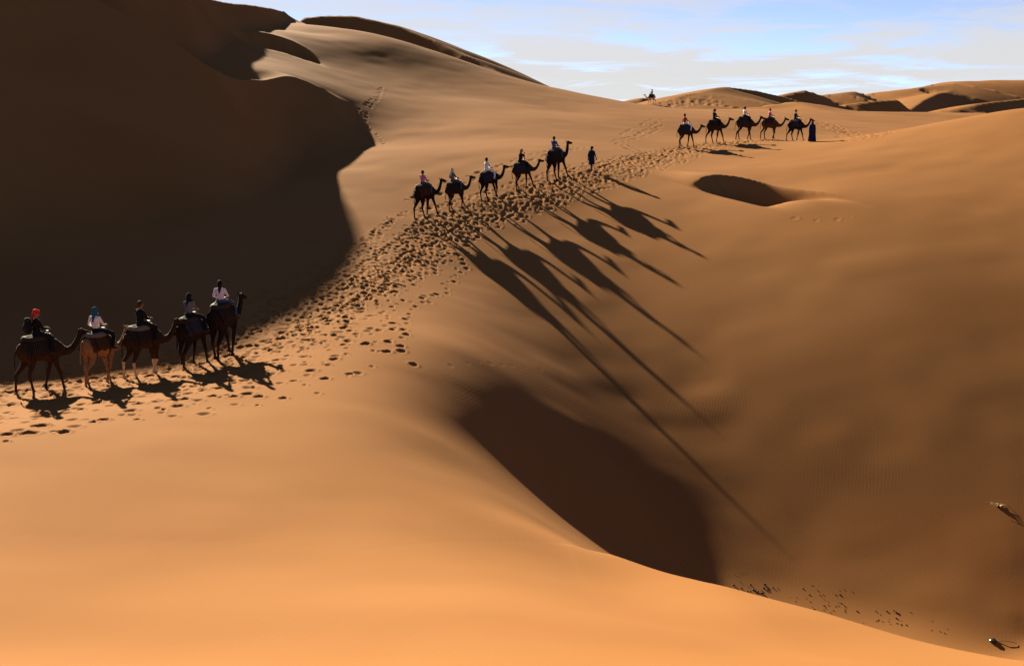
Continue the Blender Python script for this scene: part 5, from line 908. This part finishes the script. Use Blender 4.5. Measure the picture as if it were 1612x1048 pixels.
# px, py of the middle of the feet, heading in degrees, mesh, body, leg, head, blanket, pad, camel label | rider pose, sleeve, top, trousers, headwear, rider label
CARAVAN = [
    (66, 613, 43, 'blevel', 'dark brown', 'dark brown', 'dark brown', 3, 0, 'dark brown camel, leftmost and last of the nearest file', NEAR,
     'upright', 'long', black, black, [('turban', red)], 'rider in black with a red head scarf at the far left', NR_),
    (156, 602, 64, 'alevel', 'tan', 'tan', 'tan', 2, 1, 'tan camel with a pale shaggy head, second in the nearest file', NEAR,
     'relaxed', 'long', white, black, [('scarf', teal)], 'rider in white with a blue head scarf on the tan camel', NR_),
    (227, 590, 49, 'clevel', 'dark brown', 'pale', 'dark brown', 3, 1, 'dark camel with whitish legs, third in the nearest file', NEAR,
     'upright', 'long', black, black, [('short_hair', HAIR['brown'])], 'rider in black on the camel with whitish legs', NR_),
    (304, 574, 67, 'dlow', 'black brown', 'dark brown', 'black brown', 1, 0, 'blackish camel seen from behind, fourth in the nearest file', NEAR,
     'upright', 'long', grey, black, [('scarf', black)], 'rider in dark grey with a black scarf behind the lilac shirted rider', NR_),
    (354, 560, 76, 'alevel', 'black brown', 'dark brown', 'black brown', 3, 0, 'tall blackish camel leading the nearest file', NEAR,
     'relaxed', 'short', lilac, denim, [('long_hair', HAIR['black']), ('cap', rust)], 'rider in a lilac shirt with long dark hair under a rust cap', NR_),
    (672, 340, 48, 'blevel', 'black brown', 'dark brown', 'dark brown', 0, 0, 'dark camel at the tail of the middle file', MID,
     'upright', 'short', pink, denim, [('short_hair', HAIR['brown'])], 'rider in a pink shirt at the tail of the middle file', MR_),
    (721, 328, 38, 'alevel', 'dark brown', 'dark brown', 'dark brown', 3, 0, 'dark brown camel second from the tail of the middle file', MID,
     'relaxed', 'long', grey, denim, [('scarf', sandc)], 'rider with a cream head scarf and jeans in the middle file', MR_),
    (774, 312, 38, 'clevel', 'black brown', 'black brown', 'black brown', 1, 0, 'blackish camel in the centre of the middle file', MID,
     'upright', 'long', white, white, [('short_hair', HAIR['black'])], 'rider dressed all in white in the middle file', MR_),
    (826, 296, 32, 'dlow', 'dark brown', 'dark brown', 'dark brown', 1, 0, 'dark camel with lowered neck behind the leader of the middle file', MID,
     'forward', 'long', black, black, [('long_hair', HAIR['fair'])], 'fair haired rider in black bending forward in the middle file', MR_),
    (879, 281, 45, 'bhigh', 'black brown', 'dark brown', 'dark brown', 3, 0, 'blackish camel leading the middle file behind the walking guide', MID,
     'upright', 'long', blue, denim, [('short_hair', HAIR['brown'])], 'rider in a blue shirt leading the middle file', MR_),
    (1080, 231, 24, 'dlow', 'dark brown', 'brown', 'dark brown', 1, 0, 'brown legged camel at the tail of the far file', FAR,
     'relaxed', 'long', rust, white, [('short_hair', HAIR['brown'])], 'rider in a rust top and white trousers at the tail of the far file', FR_),
    (1126, 224, 22, 'blevel', 'dark brown', 'brown', 'brown', 3, 0, 'brown camel second from the tail of the far file', FAR,
     'upright', 'long', black, black, [('turban', black)], 'rider all in black second from the tail of the far file', FR_),
    (1171, 220, 16, 'alevel', 'dark brown', 'brown', 'dark brown', 1, 0, 'brown camel in the centre of the far file', FAR,
     'upright', 'long', white, black, [('short_hair', HAIR['black'])], 'rider in a white shirt in the centre of the far file', FR_),
    (1210, 219, 8, 'clevel', 'brown', 'brown', 'brown', 0, 0, 'reddish brown camel behind the leader of the far file', FAR,
     'upright', 'short', pink, denim, [('cap', rust)], 'rider in a pink shirt in the far file', FR_),
    (1252, 221, 12, 'blevel', 'black brown', 'brown', 'dark brown', 1, 1, 'dark camel leading the far file behind a robed guide', FAR,
     'upright', 'long', black, navy, [('hat', black)], 'rider in black with a broad hat leading the far file', FR_),
    (1026, 164, 150, 'alevel', 'pale', 'pale', 'pale', 1, 1, 'tiny pale camel on the distant skyline', 'lone camel on the skyline',
     'upright', 'long', navy, black, [('turban', navy)], 'tiny dark rider on the distant skyline', 'lone rider on the skyline'),
]
for (px, py, hd, key, bc, lc, hc_, bi, pi_, lab, grp, pose, sl, top, tr, hw, rlab, rgrp) in CARAVAN:
    p = hit(px, py)
    h = math.radians(hd)
    pt = slope_along(p, h)
    p.z -= 0.05
    S = {66: .97, 156: .93, 227: .95, 304: .96, 354: 1.09, 672: 1.08, 721: .94, 774: .97, 826: .94, 879: 1.08, 1080: .97, 1126: 1.0, 1171: 1.05, 1210: 1.0, 1252: .98, 1026: .9}[px]
    cm = make_camel(key, p, h, pt, bc, lc, hc_, BLANKETS[bi], PADS[pi_], lab, grp, S)
    fr = saddle_meshes(key)[5]
    seat = Matrix.Translation(p) @ Matrix.Rotation(h, 4, 'Z') @ Matrix.Rotation(-pt, 4, 'Y') @ Matrix.Translation(((fr.x - .40) * S, 0, (fr.z + .02) * S)) @ Matrix.Rotation(pt * .8, 4, 'Y') @ Matrix.Scale(1.05, 4)
    rd = make_rider(seat, pose, sl, top, tr, hw, rlab, rgrp, 0)
    if px == 66:
        bp = Body()
        bp.ell((0, 0, 0), (.13, .17, .25), 'a'); bp.ell((-.09, 0, -.05), (.08, .13, .16), 'b'); bp.ell((0, 0, .22), (.11, .14, .08), 'b')
        for s in (-1, 1): bp.chain([(.10, s * .11, .20, .02), (.22, s * .125, .24, .02), (.34, s * .12, .12, .02), (.33, s * .13, -.08, .02), (.10, s * .13, -.17, .02)], 'b', 6)
        o = link('backpack', bp.build('backpack', .016, 3)); o.matrix_world = seat @ Matrix.Translation((-.27, 0, .36))
        dress(o, {'a': black, 'b': cloth('dark charcoal', (.02, .02, .022))})
        o['label'] = 'bulky black backpack worn by the red scarfed rider'; o['category'] = 'backpack'
for (px, py, hd, ln, fl, mt, hw, lab) in [(931, 268, 60, .45, .03, navy, [('turban', navy)], 'guide in a dark tunic walking ahead of the middle file'),
                                         (1278, 223, 75, .06, .13, indigo, [('scarf', indigo)], 'guide in a long dark blue robe leading the far file on foot')]:
    p = hit(px, py); p.z -= .03
    make_walker(p, math.radians(hd), robe_mesh(ln, fl), mt, hw, lab, 'guides on foot')
# ------------------------------------------------------------------ small things on the sand
M_DUNG = simple_mat('dry dung', (.035, .02, .012), .9, .4, 30)
M_TWIG = simple_mat('dry twig', (.10, .06, .03), .9, .3, 40)
M_STRAW = simple_mat('bleached straw', (.50, .36, .22), .9, .2, 40)
M_STONE = simple_mat('dark polished stone', (.015, .016, .02), .25, .4, 20, .5)
def lump(bm, c, r, rnd, seg=1):
    m = bmesh.ops.create_icosphere(bm, subdivisions=seg, radius=1.0)
    sx, sy, sz = (r * rnd.uniform(.7, 1.4), r * rnd.uniform(.6, 1.2), r * rnd.uniform(.45, .8))
    a = rnd.uniform(0, 6.28)
    for v in m['verts']:
        x, y, z = v.co.x * sx, v.co.y * sy, v.co.z * sz
        k = 1 + rnd.uniform(-.15, .15)
        v.co = (c[0] + (x * math.cos(a) - y * math.sin(a)) * k, c[1] + (x * math.sin(a) + y * math.cos(a)) * k, c[2] + z * k)
def finish(name, bm, mats, label=None, cat=None, kind=None):
    me = bpy.data.meshes.new(name); bm.to_mesh(me); bm.free()
    for m in mats: me.materials.append(m)
    for p in me.polygons: p.use_smooth = True
    o = bpy.data.objects.new(name, me); COL.objects.link(o)
    if label: o['label'] = label
    if cat: o['category'] = cat
    if kind: o['kind'] = kind
    return o
rd = random.Random(21)
bm = bmesh.new()
for (px, py, n, sp, r) in [(1152, 925, 9, 22, .035), (1195, 927, 14, 14, .045), (1160, 905, 5, 12, .03), (1290, 945, 14, 22, .03), (1310, 955, 12, 18, .032), (1250, 935, 7, 30, .025), (1405, 965, 9, 16, .035), (1418, 975, 7, 14, .03),
                          (1380, 970, 8, 30, .022), (1470, 980, 6, 30, .025), (1220, 930, 6, 40, .022), (1130, 900, 4, 30, .022)]:
    for k in range(n):
        p = hit(px + rd.gauss(0, sp), py + rd.gauss(0, sp * .28), 80)
        if p.y < 30: continue
        lump(bm, (p.x, p.y, p.z + r * .25), r * rd.uniform(.5, 1.3), rd)
finish('droppings', bm, [M_DUNG], 'dark dry droppings scattered along the floor of the hollow', 'droppings', 'stuff')
# dark stone with a twig, lower right
p = hit(1563, 1009, 80)
bm = bmesh.new(); lump(bm, (p.x, p.y, p.z + .03), .12, rd, 3)
finish('stone', bm, [M_STONE], 'shiny dark stone lying in the hollow at the lower right', 'stone')
q = hit(1596, 1012, 80)
tw = tube_mesh('twig', [[(p.x + .12, p.y, p.z + .02, .014), ((p.x + q.x) / 2, (p.y + q.y) / 2, (p.z + q.z) / 2 + .06, .012), (q.x - .05, q.y, q.z + .05, .010), (q.x + .08, q.y - .05, q.z + .02, .006)]], 6, M_TWIG)
o = link('twig', tw); o['label'] = 'thin dry twig beside the shiny dark stone'; o['category'] = 'twig'
# withered tuft on the right-hand slope
p = hit(1573, 797, 90)
t = bpy.data.objects.new('dry_tuft', None); COL.objects.link(t); t.location = p
t['label'] = 'small withered tuft with pale stalks on the right-hand slope'; t['category'] = 'plant'
bm = bmesh.new()
for k in range(8): lump(bm, (rd.uniform(-.06, .06), rd.uniform(-.05, .05), rd.uniform(0, .02)), .06, rd, 2)
o = finish('root_clump', bm, [M_DUNG]); o.parent = t
for k in range(14):
    a = rd.uniform(0, 6.28); l = rd.uniform(.15, .4)
    st = tube_mesh('stalk', [[(.03 * math.cos(a), .03 * math.sin(a), .05, .009), (.5 * l * math.cos(a), .5 * l * math.sin(a), .05 + .15 * l, .007), (l * math.cos(a), l * math.sin(a), .02 + rd.uniform(.0, .15) * l, .003)]], 5, M_STRAW)
    link('stalk', st, t)
